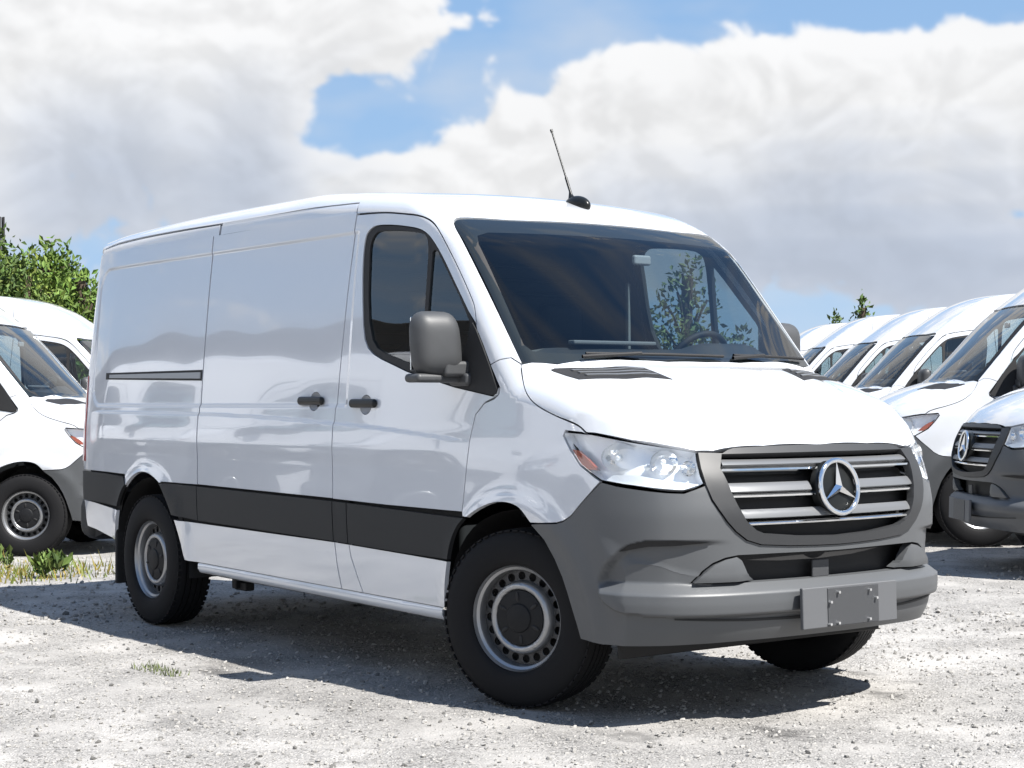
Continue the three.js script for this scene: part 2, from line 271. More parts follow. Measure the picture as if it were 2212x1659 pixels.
// opt: h [hu, hv], off, disp(u, v), inset, skirt (depth of the turned-in edge)
function panel(F, how, poly, opt = {}) {
  const [hu, hv] = opt.h ?? [.03, .03], off = opt.off ?? 0, skirt = opt.skirt ?? .02, ray = RAYS[how];
  const ins = opt.inset ?? .0027, holes = (poly.holes ?? []).map((h) => dedupe(insetPoly(dedupe(h), -ins)));
  poly = slit(dedupe(insetPoly(dedupe(poly), ins)), holes);
  // points where the outline crosses the grid
  const ring = [];
  poly.forEach((a, i) => {
    const b = poly[(i + 1) % poly.length], ts = [0];
    for (const [ax, h] of [[0, hu], [1, hv]]) { const lo = Math.min(a[ax], b[ax]), hi = Math.max(a[ax], b[ax]); for (let k = Math.ceil(lo / h); k * h <= hi; k++) { const t = (k * h - a[ax]) / (b[ax] - a[ax]); if (t > 1e-4 && t < 1 - 1e-4) ts.push(t); } }
    ts.sort((x, y) => x - y); let last = -1; for (const t of ts) { if (t - last > 1e-5) ring.push([a[0] + (b[0] - a[0]) * t, a[1] + (b[1] - a[1]) * t]); last = t; }
  });
  const pos = [], nor = [], uvs = [], idx = [], keys = new Map();
  const vert = (u, v) => {
    const key = Math.round(u * 4e4) + '|' + Math.round(v * 4e4); let i = keys.get(key); if (i !== undefined) return i;
    const [o, d] = ray(u, v), p = march(F, o, d), n = gradient(F, p), k = off + (opt.disp ? opt.disp(u, v, p) : 0);
    i = pos.length / 3; keys.set(key, i); pos.push(p[0] + n[0] * k, p[1] + n[1] * k, p[2] + n[2] * k); nor.push(...n); uvs.push(u, v); return i;
  };
  const us = ring.map((p) => p[0]), u0 = Math.floor(Math.min(...us) / hu), u1 = Math.ceil(Math.max(...us) / hu);
  for (let i = u0; i < u1; i++) {
    const strip = clipHalf(clipHalf(ring, 0, i * hu, false), 0, (i + 1) * hu, true); if (strip.length < 3) continue;
    const vs = strip.map((p) => p[1]), v0 = Math.floor(Math.min(...vs) / hv), v1 = Math.ceil(Math.max(...vs) / hv);
    for (let j = v0; j < v1; j++) {
      const cell = clean(clipHalf(clipHalf(strip, 1, j * hv, false), 1, (j + 1) * hv, true)); if (cell.length < 3 || Math.abs(areaOf(cell)) < 1e-9) continue;
      let tris;
      if (Math.abs(areaOf(cell)) > hu * hv * .99999) { const q = [[i * hu, j * hv], [(i + 1) * hu, j * hv], [(i + 1) * hu, (j + 1) * hv], [i * hu, (j + 1) * hv]]; cell.length = 0; cell.push(...q); tris = [[0, 1, 2], [0, 2, 3]]; } else tris = THREE.ShapeUtils.triangulateShape(cell.map((p) => new THREE.Vector2(...p)), []);
      for (const t of tris) { const [a, b, c] = t.map((k) => cell[k]); let s = (b[0] - a[0]) * (c[1] - a[1]) - (b[1] - a[1]) * (c[0] - a[0]); if (Math.abs(s) < 1e-10) continue; const w = t.map((k) => vert(...cell[k])); if (s < 0) w.reverse(); if (w[0] !== w[1] && w[1] !== w[2] && w[0] !== w[2]) idx.push(...w); }
    }
  }
  // which way round do the faces look?
  let vote = 0; for (let t = 0; t < idx.length; t += 3) { const [a, b, c] = [idx[t], idx[t + 1], idx[t + 2]].map((k) => new V3(pos[k * 3], pos[k * 3 + 1], pos[k * 3 + 2])); vote += Math.sign(b.sub(a).cross(c.sub(a)).dot(new V3(nor[idx[t] * 3], nor[idx[t] * 3 + 1], nor[idx[t] * 3 + 2]))); }
  if (vote < 0) for (let t = 0; t < idx.length; t += 3) { const q = idx[t + 1]; idx[t + 1] = idx[t + 2]; idx[t + 2] = q; }
  const g = new THREE.BufferGeometry();
  g.setAttribute('position', new THREE.Float32BufferAttribute(pos, 3)); g.setAttribute('normal', new THREE.Float32BufferAttribute(nor, 3)); g.setAttribute('uv', new THREE.Float32BufferAttribute(uvs, 2)); g.setIndex(idx);
  if (opt.disp) g.computeVertexNormals();
  if (!skirt) return g;
  const sp = [], sn = [], su = [], si = [], n = ring.length, ids = ring.map((p) => vert(...p)), P = (k) => new V3(pos[k * 3], pos[k * 3 + 1], pos[k * 3 + 2]), N = (k) => new V3(nor[k * 3], nor[k * 3 + 1], nor[k * 3 + 2]);
  const edges = new Set(); for (let i = 0; i < n; i++) edges.add(ids[i] + '>' + ids[(i + 1) % n]);
  for (let i = 0; i < n; i++) {
    const a = ids[i], b = ids[(i + 1) % n]; if (edges.has(b + '>' + a)) continue; if (a === b || a * 3 >= pos.length || b * 3 >= pos.length) continue;
    const A = P(a), B = P(b), A2 = A.clone().addScaledVector(N(a), -skirt), B2 = B.clone().addScaledVector(N(b), -skirt);
    const fn = B.clone().sub(A).cross(A2.clone().sub(A)); if (fn.lengthSq() < 1e-16) continue; fn.normalize();
    const k = sp.length / 3; for (const q of [A, B, B2, A2]) { sp.push(q.x, q.y, q.z); sn.push(fn.x, fn.y, fn.z); su.push(0, 0); } si.push(k, k + 1, k + 2, k, k + 2, k + 3);
  }
  const e = new THREE.BufferGeometry();
  e.setAttribute('position', new THREE.Float32BufferAttribute(sp, 3)); e.setAttribute('normal', new THREE.Float32BufferAttribute(sn, 3)); e.setAttribute('uv', new THREE.Float32BufferAttribute(su, 2)); e.setIndex(si);
  return mergeGeometries([g, e]);
}
// a moulding swept over the front: profile points [height, distance off the surface], along u from u0 to u1
function sweep(F, how, profile, u0, u1, steps, bend = () => 0) {
  const pos = [], idx = [], uv = [], m = profile.length;
  for (let i = 0; i <= steps; i++) { const u = u0 + (u1 - u0) * i / steps; for (const [v, k] of profile) { const vv = v + bend(u), [o, d] = RAYS[how](u, vv), p = march(F, o, d), n = gradient(F, p); pos.push(p[0] + n[0] * k, p[1] + n[1] * k, p[2] + n[2] * k); uv.push(u, v); } }
  for (let i = 0; i < steps; i++) for (let j = 0; j < m - 1; j++) { const a = i * m + j, b = a + m; idx.push(a, a + 1, b, b, a + 1, b + 1); }
  const g = new THREE.BufferGeometry(); g.setAttribute('position', new THREE.Float32BufferAttribute(pos, 3)); g.setAttribute('uv', new THREE.Float32BufferAttribute(uv, 2)); g.setIndex(idx);
  return toCreasedNormals(g, .6);
}
const tube = (pts, r, seg = 24, rad = 6) => new THREE.TubeGeometry(new THREE.CatmullRomCurve3(pts.map((p) => new V3(...p))), seg, r, rad, false);
const boxAt = (w, h, d, x, y, z, r = .01) => { const g = new RoundedBoxGeometry(w, h, d, 2, Math.min(r, w / 2.01, h / 2.01, d / 2.01)); g.translate(x, y, z); return mergeVertices(g); };
const merge = (list) => mergeGeometries(list.map((g) => { const c = g.index ? g.toNonIndexed() : g; for (const k of Object.keys(c.attributes)) if (!['position', 'normal', 'uv'].includes(k)) c.deleteAttribute(k); return c; }));
// ================= the van =================
// outlines in metres: x forward from the front axle, y up, z to the right; given for the right side, mirrored for the left
const phiR = (p) => [p[0], Math.atan2(p[2], p[1] - 1.2)], phiH = (p) => [p[0], Math.atan2(p[2], p[1] - .9)];
const hoodSeam = spl([[-.03, 1.49, .905], [.022, 1.405, .934], [.099, 1.34, .955], [.169, 1.305, .958], [.277, 1.269, .956], [.415, 1.228, .941], [.462, 1.195, .925]], 24);
const doorGap = spl([[-1.434, 2.273, .878], [-1.172, 2.26, .88], [-.989, 2.238, .883], [-.843, 2.214, .884], [-.751, 2.181, .886], [-.68, 2.13, .894], [-.521, 1.97, .911], [-.402, 1.833, .923], [-.351, 1.766, .929], [-.325, 1.706, .937], [-.3, 1.64, .943]], 40);
const sailFront = [[-.3, 1.64, .943], [-.25, 1.575, .947], [-.192, 1.493, .953]];
const aSeam = [[-.192, 1.493, .953], [-.13, 1.516, .944], [-.081, 1.523, .922], [-.03, 1.495, .905]];
const shieldEdge = spl([[-.03, 1.505, .905], [-.286, 1.805, .883], [-.527, 2.075, .866], [-.61, 2.15, .852], [-.652, 2.186, .825], [-.655, 2.196, .77], [-.613, 2.199, .535], [-.597, 2.204, .25], [-.592, 2.207, 0]], 44);
const bSeam = [[-1.505, .84], [-1.506, 1.0], [-1.503, 1.22], [-1.49, 1.49], [-1.468, 1.85], [-1.434, 2.273]];
const archF = spl([[-.5, .4], [-.495, .55], [-.47, .66], [-.415, .75], [-.332, .81], [-.156, .878], [-.02, .89], [.07, .868], [.133, .81], [.216, .741], [.277, .662], [.319, .589], [.344, .521], [.367, .447], [.382, .397], [.4, .33]], 60).map(([x, y]) => [x, y]);
const archR = spl([[-4.17, .42], [-4.102, .657], [-4.035, .76], [-3.948, .829], [-3.837, .886], [-3.726, .909], [-3.602, .897], [-3.512, .868], [-3.454, .838], [-3.379, .756], [-3.318, .651], [-3.255, .529], [-3.227, .412]], 50).map(([x, y]) => [x, y]);
const between = (list, a, b) => list.filter((p) => p[0] >= a && p[0] <= b);
const glassO = spl([[-1.285, 1.714], [-1.31, 1.86], [-1.329, 2.01], [-1.331, 2.11], [-1.317, 2.165], [-1.267, 2.194], [-1.159, 2.196], [-.944, 2.17], [-.828, 2.145], [-.752, 2.108], [-.65, 2.022], [-.504, 1.865], [-.345, 1.691]], 44).map(([x, y]) => [x, y]);
const glassLow = [[-.125, 1.385], [-.135, 1.362], [-.165, 1.356], [-.461, 1.398], [-.86, 1.474], [-1.1, 1.54], [-1.174, 1.565], [-1.225, 1.595], [-1.262, 1.64]];
const paneMain = spl([[-1.235, 1.72], [-1.262, 1.86], [-1.275, 2.006], [-1.282, 2.1], [-1.265, 2.145], [-1.225, 2.168], [-1.154, 2.169], [-.95, 2.15], [-.84, 2.132], [-.79, 2.115], [-.766, 2.07], [-.755, 1.9], [-.752, 1.6], [-.75, 1.498]], 40).map(([x, y]) => [x, y]).concat([[-.916, 1.528], [-1.08, 1.568], [-1.15, 1.594], [-1.195, 1.635]]);
const paneQuarter = [[-.722, 1.52], [-.722, 2.035], [-.705, 2.043], [-.681, 2.034], [-.6, 1.948], [-.469, 1.805], [-.37, 1.68], [-.4, 1.5]];
const C = (th, y) => [th * 1.5, y];
const lampOutline = [C(.792, 1.204), C(.709, 1.196), C(.5995, 1.166), C(.4964, 1.142), C(.4304, 1.124), C(.4311, 1.085), C(.4262, 1.027), C(.4189, .994), C(.445, .976), C(.4756, .967), C(.52, .97), C(.5639, .977), C(.6433, .993), C(.6817, 1.003), C(.7157, 1.036), C(.7448, 1.067), C(.7736, 1.126), C(.7989, 1.186), C(.799, 1.199)];
const fenderLow = [[.552, 1.0], [.5, .95], [.434, .894], [.391, .855], [.345, .829], [.306, .819], [.197, .812], [.133, .81]];

function cylDisp(u, v) {                                       // relief of the bumper skin: hollow corners, step bar
  const th = Math.abs(u / 1.5);
  const end = loopEnd(v), e = sstep(-.001, .008, end - th);
  let d = 0;
  if (v > .44 && v < .8) {
    let prof = v < .472 ? mix(0, .03, sstep(.452, .468, v)) : v < .547 ? .03 - .004 * sstep(.5, .547, v) : v < .588 ? mix(.026, -.034, (v - .547) / .041) : -.034;
    if (v > .588) prof *= sstep(.34, .5, th) * mix(1, .8, sstep(.6, .74, v)) * (1 - sstep(.75, .766, v));
    d = prof * e;
  }
  return d;
}
const loopEnd = table([[.44, .3], [.452, .46], [.462, .56], [.474, .6296], [.496, .6587], [.525, .6814], [.566, .6903], [.634, .6787], [.693, .6512], [.735, .617], [.765, .56], [.79, .5]]);

function makeWheel() {
  const w = new THREE.Group(); w.name = 'wheel';               // axle along z, outside towards +z, origin at the centre
  const R = .378, prof = [], hw = .118;
  const side = [[.222, .088], [.228, .104], [.245, .114], [.285, .1175], [.318, .115], [.345, .108], [.362, .099], [.371, .09]];
  for (const [r, z] of side) prof.push([r, z]);
  for (const [z, d] of [[.082, 0], [.056, 0], [.0555, .009], [.047, .009], [.0465, 0], [.022, 0], [.0215, .009], [.013, .009], [.0125, 0], [-.0125, 0], [-.013, .009], [-.0215, .009], [-.022, 0], [-.0465, 0], [-.047, .009], [-.0555, .009], [-.056, 0], [-.082, 0]]) prof.push([R - d - 1.1 * z * z * .4, z]);
  for (const [r, z] of side.slice().reverse()) prof.push([r, -z]);
  const tg = new THREE.LatheGeometry(prof.map(([r, z]) => new THREE.Vector2(r, z)), 72); tg.rotateX(Math.PI / 2);
  
  // shoulder blocks of the tread
  const blocks = []; for (let i = 0; i < 60; i++) for (const s of [-1, 1]) { const g = new THREE.BoxGeometry(.026, .006, .022); g.translate(0, R - .0085, s * .093); g.rotateX(0); const a = (i + (s > 0 ? .5 : 0)) / 60 * 2 * Math.PI; g.rotateZ(a); blocks.push(g); }
  part('tyre', merge([toCreasedNormals(tg, .7), ...blocks]), M.tyre, w);
  const rg = new THREE.LatheGeometry([[.19, -.09], [.2, .02], [.2, .062], [.205, .074], [.216, .082], [.2205, .0935], [.2225, .097], [.226, .094], [.227, .086]].map(([r, z]) => new THREE.Vector2(r, z)), 64); rg.rotateX(Math.PI / 2);
  const sh = new THREE.Shape(); sh.absarc(0, 0, .199, 0, Math.PI * 2, false);
  const inner = new THREE.Path(); inner.absarc(0, 0, .13, 0, Math.PI * 2, true); sh.holes.push(inner);
  const N = 20; for (let i = 0; i < N; i++) { const a = i / N * 2 * Math.PI, h = new THREE.Path(); h.absarc(Math.cos(a) * .1755, Math.sin(a) * .176, .0192, 0, Math.PI * 2, true); sh.holes.push(h); }
  const dg = new THREE.ExtrudeGeometry(sh, { depth: .006, bevelEnabled: true, bevelSize: .0022, bevelThickness: .0022, bevelSegments: 2, curveSegments: 14 }); dg.translate(0, 0, .03);
  const ring = new THREE.LatheGeometry([[.159, .034], [.153, .06], [.147, .07], [.138, .0755], [.128, .075], [.121, .07], [.118, .058]].map(([r, z]) => new THREE.Vector2(r, z)), 64); ring.rotateX(Math.PI / 2);
  part('rim', merge([toCreasedNormals(rg, .5), toCreasedNormals(ring, .9)]), M.rim, w); part('wheel_disc', dg, M.disc, w);
  const back = new THREE.CircleGeometry(.2, 40); back.translate(0, 0, .0); part('wheel_back', back, M.black, w);
  const cap = new THREE.LatheGeometry([[.1205, .06], [.116, .069], [.1, .0735], [.062, .076], [.058, .082], [.05, .0845], [.0, .0855]].map(([r, z]) => new THREE.Vector2(r, z)), 56); cap.rotateX(Math.PI / 2);
  part('hub_cap', toCreasedNormals(cap, .5), M.hub, w);
  const slots = []; for (let i = 0; i < 6; i++) { const g = new THREE.SphereGeometry(.012, 10, 8); g.scale(.75, 1.7, .35); g.translate(0, .09, .0755); g.rotateZ(i / 6 * 2 * Math.PI + .15); slots.push(g); }
  part('hub_slots', merge(slots), M.black, w);
  return w;
}
let wheelProto = null;

function makeVan(high, fine) {
  const F = makeBody(high), root = new THREE.Group(), q = fine ? 1 : 2.2;
  const hs = fine ? [.018, .008] : [.11, .045], ha = [.035 * q, .02 * q], hc = fine ? [.009, .0075] : [.05, .024], sk = .02;
  const both = (name, geo, mat, parent = root) => [part(name, geo, mat, parent), part(name, flipZ(geo), mat, parent)];
  const one = (name, how, poly, mat, opt, parent = root) => part(name, panel(F, how, poly, opt), mat, parent);
  // ---- roof with the pillars beside the windscreen
  const roofEdge = [[-4.72, .6], [-4.7, .638], [-4.4, .632], [-2.9, .6457], [-1.45, .646]];
  const roofHalf = high
    ? [[-4.72, 0], [-4.72, .42], [-4.7, .46], [-1.45, .49], ...[[-1.45, 2.3, .876]].map(phiR), ...doorGap.map(phiR), ...sailFront.slice(1).map(phiR), ...aSeam.slice(1).map(phiR), ...shieldEdge.map(phiR)]
    : [[-4.72, 0], ...roofEdge, ...doorGap.map(phiR), ...sailFront.slice(1).map(phiR), ...aSeam.slice(1).map(phiR), ...shieldEdge.map(phiR)];
  const roof = one('roof', 'axial', mirrorV(roofHalf), M.paint, { h: ha, skirt: sk });
  if (!high) {                                                  // cover strips along the roof edge
    for (const [x0, x1] of [[-4.64, -2.94], [-2.92, -1.448]]) both('roof_rail', panel(F, 'axial', [[x0, .638], [x1, .646], [x1, .684], [x0, .683]], { h: ha, off: -.002 }), M.paint);
  } else both('roof_rail', panel(F, 'axial', [[-4.64, .46], [-1.45, .49], [-1.45, .684], [-4.64, .683]], { h: ha, off: -.001 }), M.paint);
  // ---- sides of the load bay
  const top = 2.287;
  const rearUpper = [[-3.003, top], [-3.003, .857], [-3.2, .857], [-3.44, .858], ...between(archR, -4.0, -3.47).reverse(), [-3.99, .885], [-4.3, .89], [-4.74, .893], [-4.74, 1.5], [-4.72, 2.1], [-4.7, top]];
  both('rear_quarter_panel', panel(F, 'side', rearUpper, { h: hs, skirt: sk }), M.paint);
  const cup = (cx, cy, r) => Array.from({ length: 28 }, (_, i) => [cx + Math.cos(i / 28 * 6.2832) * r * 1.15, cy + Math.sin(i / 28 * 6.2832) * r]);
  const slideOuter = [[-2.997, .857], [-2.997, top], [-1.433 - .003, top], ...bSeam.slice().reverse().slice(1).map(([x, y]) => [x, y])];
  slideOuter[slideOuter.length - 1] = [-1.505, .842];
  const sliding = both('sliding_door', panel(F, 'side', withHoles(slideOuter, [cup(-1.715, 1.332, .045)]), { h: hs, skirt: sk, inset: .004 }), M.paint);
  // ---- cab doors
  const doorOuter = [...bSeam, ...doorGap.slice(1).map(([x, y]) => [x, y]), [-.312, 1.67], ...glassO.slice().reverse().slice(1), ...glassLow.slice().reverse(), [-.155, 1.345], [-.22, 1.325], [-.285, 1.27], [-.318, 1.15], [-.345, .98], [-.372, .83], [-1.0, .832]];
  const cabDoor = both('cab_door', panel(F, 'side', withHoles(doorOuter, [cup(-1.215, 1.315, .045)]), { h: hs, skirt: sk, inset: .004 }), M.paint);
  const gasket = panel(F, 'side', withHoles([...glassO, ...glassLow], [paneMain, paneQuarter]), { h: [.08, .05], off: -.004, inset: .001, skirt: .025 });
  const pm = panel(F, 'side', paneMain, { h: [.1, .06], off: -.012, inset: -.004, skirt: 0 }), pq = panel(F, 'side', paneQuarter, { h: [.1, .06], off: -.012, inset: -.004, skirt: 0 });
  const sailG = panel(F, 'side', [[-.345, 1.69], [-.31, 1.655], [-.25, 1.575], [-.192, 1.493], [-.125, 1.385], [-.135, 1.362], [-.165, 1.356], [-.461, 1.398], [-.455, 1.45], [-.42, 1.52], [-.37, 1.62]], { h: [.05, .05], off: .006, inset: .002, skirt: .02 });
  const cupG = (cx, cy) => panel(F, 'side', cup(cx, cy, .046), { h: [.014, .014], inset: 0, skirt: 0, disp: (u, v) => -.03 * (1 - Math.min(1, ((u - cx) / .053) ** 2 + ((v - cy) / .046) ** 2) ** 2) - .001 });
  const handleG = (cx, cy, w) => { const [o, d] = RAYS.side(cx, cy), p = march(F, o, d); const g = new THREE.CapsuleGeometry(.019, w, 6, 14); g.rotateZ(Math.PI / 2); g.scale(1, 1.15, .75); g.translate(cx, cy, p[2] + .012); return g; };
  const hA = handleG(-1.225, 1.322, .205), cA = cupG(-1.215, 1.315), hB = handleG(-1.745, 1.335, .215), cB = cupG(-1.715, 1.332);
  const trimG = panel(F, 'side', [[-1.44, .45], ...bSeam.map(([x, y]) => [x + .06, y]), ...doorGap.slice(1).map(([x, y]) => [x - .03, y - .02]), [-.34, 1.66], ...glassO.slice().reverse().slice(1), ...glassLow.slice().reverse(), [-.36, 1.3], [-.42, .83], [-.55, .7], [-.6, .45]], { h: [.12, .08], off: -.05, inset: -.006, skirt: 0 });
  cabDoor.forEach((d, i) => {
    const f = (g) => (i ? flipZ(g) : g);
    part('window_seal', f(gasket), M.rubber, d); part('window_pane', f(pm), M.sideGlass, d); part('quarter_pane', f(pq), M.sideGlass, d); part('mirror_base', f(sailG), M.interior, d);
    part('handle_cup', f(cA), M.paint, d); part('door_handle', f(hA), M.gloss, d); part('door_lining', f(trimG), M.interior, d);
  });
  sliding.forEach((d, i) => { const f = (g) => (i ? flipZ(g) : g); part('handle_cup', f(cB), M.paint, d); part('door_handle', f(hB), M.gloss, d); });
  // ---- front wings
  const wing = [...aSeam.map(([x, y]) => [x, y]), ...hoodSeam.slice(1).map(([x, y]) => [x, y]), [.45, 1.2005], [.3455, 1.2085], [.334, 1.186], [.382, 1.124], [.439, 1.064], [.493, 1.033], [.548, 1.003], ...fenderLow, ...between(archF.slice(12, 50), -.335, .125).reverse(), [-.365, .812], [-.372, .83], [-.345, .98], [-.318, 1.15], [-.285, 1.27], [-.22, 1.322], [-.15, 1.342], [-.118, 1.362], [-.113, 1.39]];
  both('front_wing', panel(F, 'side', wing, { h: [.022 * q, .022 * q], skirt: sk, inset: .002 }), M.paint);
  // ---- bonnet
  const hoodHalf = [[.182, 1.5, 0], [.17, 1.511, .229], [.134, 1.512, .41], [.05, 1.497, .774], [-.01, 1.499, .885], ...hoodSeam, [.5, 1.194, .915], [.657, 1.169, .859], [.774, 1.145, .744], [.826, 1.127, .655], [.85, 1.118, .56], [.853, 1.127, .53], [.858, 1.138, .49], [.875, 1.144, .317], [.888, 1.147, 0]].map(phiH).map(([u, v], i, l) => [u, i === 0 || i === l.length - 1 ? 0 : v]);
  const bonnet = one('bonnet', 'hood', mirrorV(hoodHalf), M.paint, { h: [.024 * q, .022 * q], skirt: .03, inset: .004 });
  const ventC = [[.063, 1.473, .792], [.242, 1.475, .431], [.407, 1.424, .409], [.33, 1.425, .6], [.246, 1.422, .8], [.171, 1.44, .812], [.095, 1.462, .818], [.063, 1.466, .812]].map(phiH);
  const vents = both('bonnet_vent', panel(F, 'hood', ventC, { h: [.05, .05], off: .003, inset: 0, skirt: .006 }), M.black, bonnet);
  if (fine) for (const [k, v] of vents.entries()) for (const t of [.2, .47, .74]) {
    const P = (s, tt) => { const x0 = mix(.08, .25, tt), z0 = mix(.79, .785, tt), x1 = mix(.245, .39, tt), z1 = mix(.44, .418, tt); return [mix(x0, x1, s), mix(z0, z1, s)]; };
    const rib = []; for (const [tt, ss] of [[t, [.04, .3, .6, .93]], [t + .11, [.93, .6, .3, .04]]]) for (const s of ss) { const [x, z] = P(s, tt), y = hoodY(x) - .035 * (z / .8) ** 2; rib.push([x, Math.atan2(z, y - .9)]); }
    const g = panel(F, 'hood', rib, { h: [.05, .05], off: .009, inset: 0, skirt: .006 }); part('vent_rib', k ? flipZ(g) : g, M.slat, bonnet);
  }
  // ---- windscreen
  const wsHalf = shieldEdge.slice().reverse().map(([x, y, z]) => [z, y]);
  const wsPoly = mirrorList([[0, 2.207], ...wsHalf.slice(1), [.9, 1.5], [.6, 1.49], [0, 1.48]]);
  const ws = one('windscreen', 'front', wsPoly, M.shield, { h: [.05 * q, .05 * q], off: -.003, skirt: 0, inset: .003 });
  const frit = withHoles(insetPoly(wsPoly, .003), [mirrorList([[0, 2.135], [.5, 2.13], [.72, 2.125], [.79, 2.105], [.815, 2.06], [.845, 1.75], [.862, 1.585], [.84, 1.555], [.78, 1.548], [.4, 1.535], [0, 1.53]])]);
  part('windscreen_border', panel(F, 'front', frit, { h: [.06 * q, .06 * q], off: -.0045, skirt: 0, inset: 0 }), M.black, ws);
  one('cowl', 'front', mirrorList([[0, 1.545], [.5, 1.545], [.86, 1.53], [.9, 1.49], [.89, 1.42], [0, 1.4]]), M.black, { h: [.08, .03], off: -.035, skirt: .03, inset: 0 });
  if (fine) for (const [z0, z1, s] of [[.62, -.12, 1], [-.2, -.8, 1]]) {
    const P = (z, y, k) => { const [o, d] = RAYS.front(z, y), p = march(F, o, d), n = gradient(F, p); return [p[0] + n[0] * k, p[1] + n[1] * k, p[2] + n[2] * k]; };
    part('wiper', merge([tube([P(z0, 1.535, .012), P(mix(z0, z1, .5), 1.53, .016), P(z1, 1.527, .014)], .007, 16, 6), tube([P(z0 + .03, 1.515, .02), P(mix(z0, z1, .35), 1.527, .026)], .009, 8, 6)]), M.black, root);
  }
  // ---- front: lamps, grille, bumper
  const lampG = {};
  lampG.lens = panel(F, 'cyl', lampOutline, { h: [.05, .04], inset: .004, skirt: 0, off: -.001 });
  lampG.wall = panel(F, 'cyl', lampOutline, { h: [.04, .03], inset: .005, skirt: -.052, off: -.056 });
  lampG.marker = panel(F, 'cyl', [C(.7709, 1.13), C(.752, 1.126), C(.7229, 1.093), C(.6927, 1.046), C(.7228, 1.05), C(.741, 1.07), C(.758, 1.1)], { h: [.03, .03], off: -.008, inset: 0, skirt: .02 });
  lampG.strip = panel(F, 'cyl', [C(.675, 1.006), C(.6534, 1.032), C(.5824, 1.031), C(.5237, 1.015), C(.428, .995), C(.476, .971), C(.5639, .982), C(.6433, .997)], { h: [.03, .02], off: -.014, inset: .002, skirt: .03 });
  const bowl = (th, y, r, depth, sx) => { const [o, d] = RAYS.cyl(th * 1.5, y), p = march(F, o, d); const pr = []; for (let i = 0; i <= 8; i++) { const t = i / 8; pr.push(new THREE.Vector2(.012 + (r - .012) * Math.sqrt(t), -depth * (1 - t))); } const g = new THREE.LatheGeometry(pr, 28); g.rotateX(Math.PI / 2); g.scale(sx, 1, 1); g.rotateY(Math.PI / 2 - th * .55); g.translate(p[0] - .022 * Math.cos(th), y, p[2] - .022 * Math.sin(th)); return toCreasedNormals(g, .8); };
  const bulbAt = (th, y, r, back) => { const [o, d] = RAYS.cyl(th * 1.5, y), p = march(F, o, d); const g = new THREE.SphereGeometry(r, 14, 10); g.translate(p[0] - back * Math.cos(th), y, p[2] - back * Math.sin(th)); return g; };
  lampG.bowls = [bowl(.632, 1.1, .058, .055, 1.35), bowl(.517, 1.08, .05, .05, 1.25), bowl(.455, 1.055, .032, .035, 1.0)];
  for (const s of [0, 1]) {
    const f = (g) => (s ? flipZ(g) : g), lamp = part('headlight', f(lampG.wall), M.lampSilver, root);
    lampG.bowls.forEach((g) => part('reflector', f(g), M.chrome, lamp));
    if (fine) { part('bulb', f(merge([bulbAt(.632, 1.1, .014, .045), bulbAt(.517, 1.082, .012, .04), bulbAt(.56, 1.06, .013, .03), bulbAt(.47, 1.06, .011, .03)])), M.lampWhite, lamp); }
    part('side_marker', f(lampG.marker), M.amber, lamp); part('light_strip', f(lampG.strip), M.lampWhite, lamp); part('lamp_lens', f(lampG.lens), M.lens, lamp);
  }
  const grOuter = [C(.4275, 1.122), C(.4262, 1.054), C(.4184, .987), C(.405, .93), C(.389, .89), C(.366, .84), C(.342, .8), C(.3094, .762), C(.2656, .741), C(.1725, .731), C(.08, .726), C(0, .724)];
  const grInner = [C(.3579, 1.107), C(.3702, 1.055), C(.3592, 1.009), C(.3469, .95), C(.333, .901), C(.3102, .842), C(.281, .803), C(.2551, .788), C(.1324, .77), C(0, .763)];
  const skin = mirrorList([C(0, .724), ...grOuter.slice().reverse().slice(1, -3), C(.415, .99), C(.422, .986), C(.4756, .957), C(.52, .96), C(.5639, .967), C(.6433, .983), C(.6817, .997), C(.7135, .947), C(.7477, .891), C(.7712, .852), C(.7983, .826), C(.8234, .816), C(.8897, .809), C(.9284, .803), C(.872, .741), C(.832, .662), C(.805, .589), C(.787, .521), C(.77, .447), C(.758, .397), C(.745, .335), C(.679, .326), C(.5472, .333), C(.4568, .338), C(.3, .342), C(0, .344)]);
  const intake = mirrorList([C(0, .698), C(.2118, .701), C(.3331, .701), C(.3686, .692), C(.4001, .672), C(.4303, .635), C(.457, .592), C(.3, .586), C(0, .586)]);
  const bumper = one('front_bumper', 'cyl', withHoles(skin, [intake]), M.bumper, { h: hc, disp: cylDisp, skirt: .045, inset: .002 });
  const pod = panel(F, 'cyl', [C(.4535, .592), C(.428, .632), C(.3985, .667), C(.366, .687), C(.334, .696), C(.318, .68), C(.305, .647), C(.288, .612), C(.27, .592)], { h: [.02, .014], off: -.006, disp: (u, v) => -.03 * sstep(.335, .275, Math.abs(u / 1.5)) + .008 * Math.sin(clamp((v - .59) / .105) * 3.1), skirt: .04, inset: .002 });
  both('intake_pod', pod, M.bumper, bumper);
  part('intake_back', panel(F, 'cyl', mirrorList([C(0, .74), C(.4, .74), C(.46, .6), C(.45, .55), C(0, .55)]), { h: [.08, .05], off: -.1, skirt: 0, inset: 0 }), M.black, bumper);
  part('sensor', boxAt(.012, .075, .1, .93, .622, .045), M.plateInner, bumper);
  part('bumper_lip', panel(F, 'cyl', mirrorList([C(0, .43), C(.3, .44), C(.5, .452), C(.5, .446), C(.3, .43), C(0, .42)]), { h: [.05, .02], off: .004, skirt: .004, inset: 0 }), M.cladding, bumper);
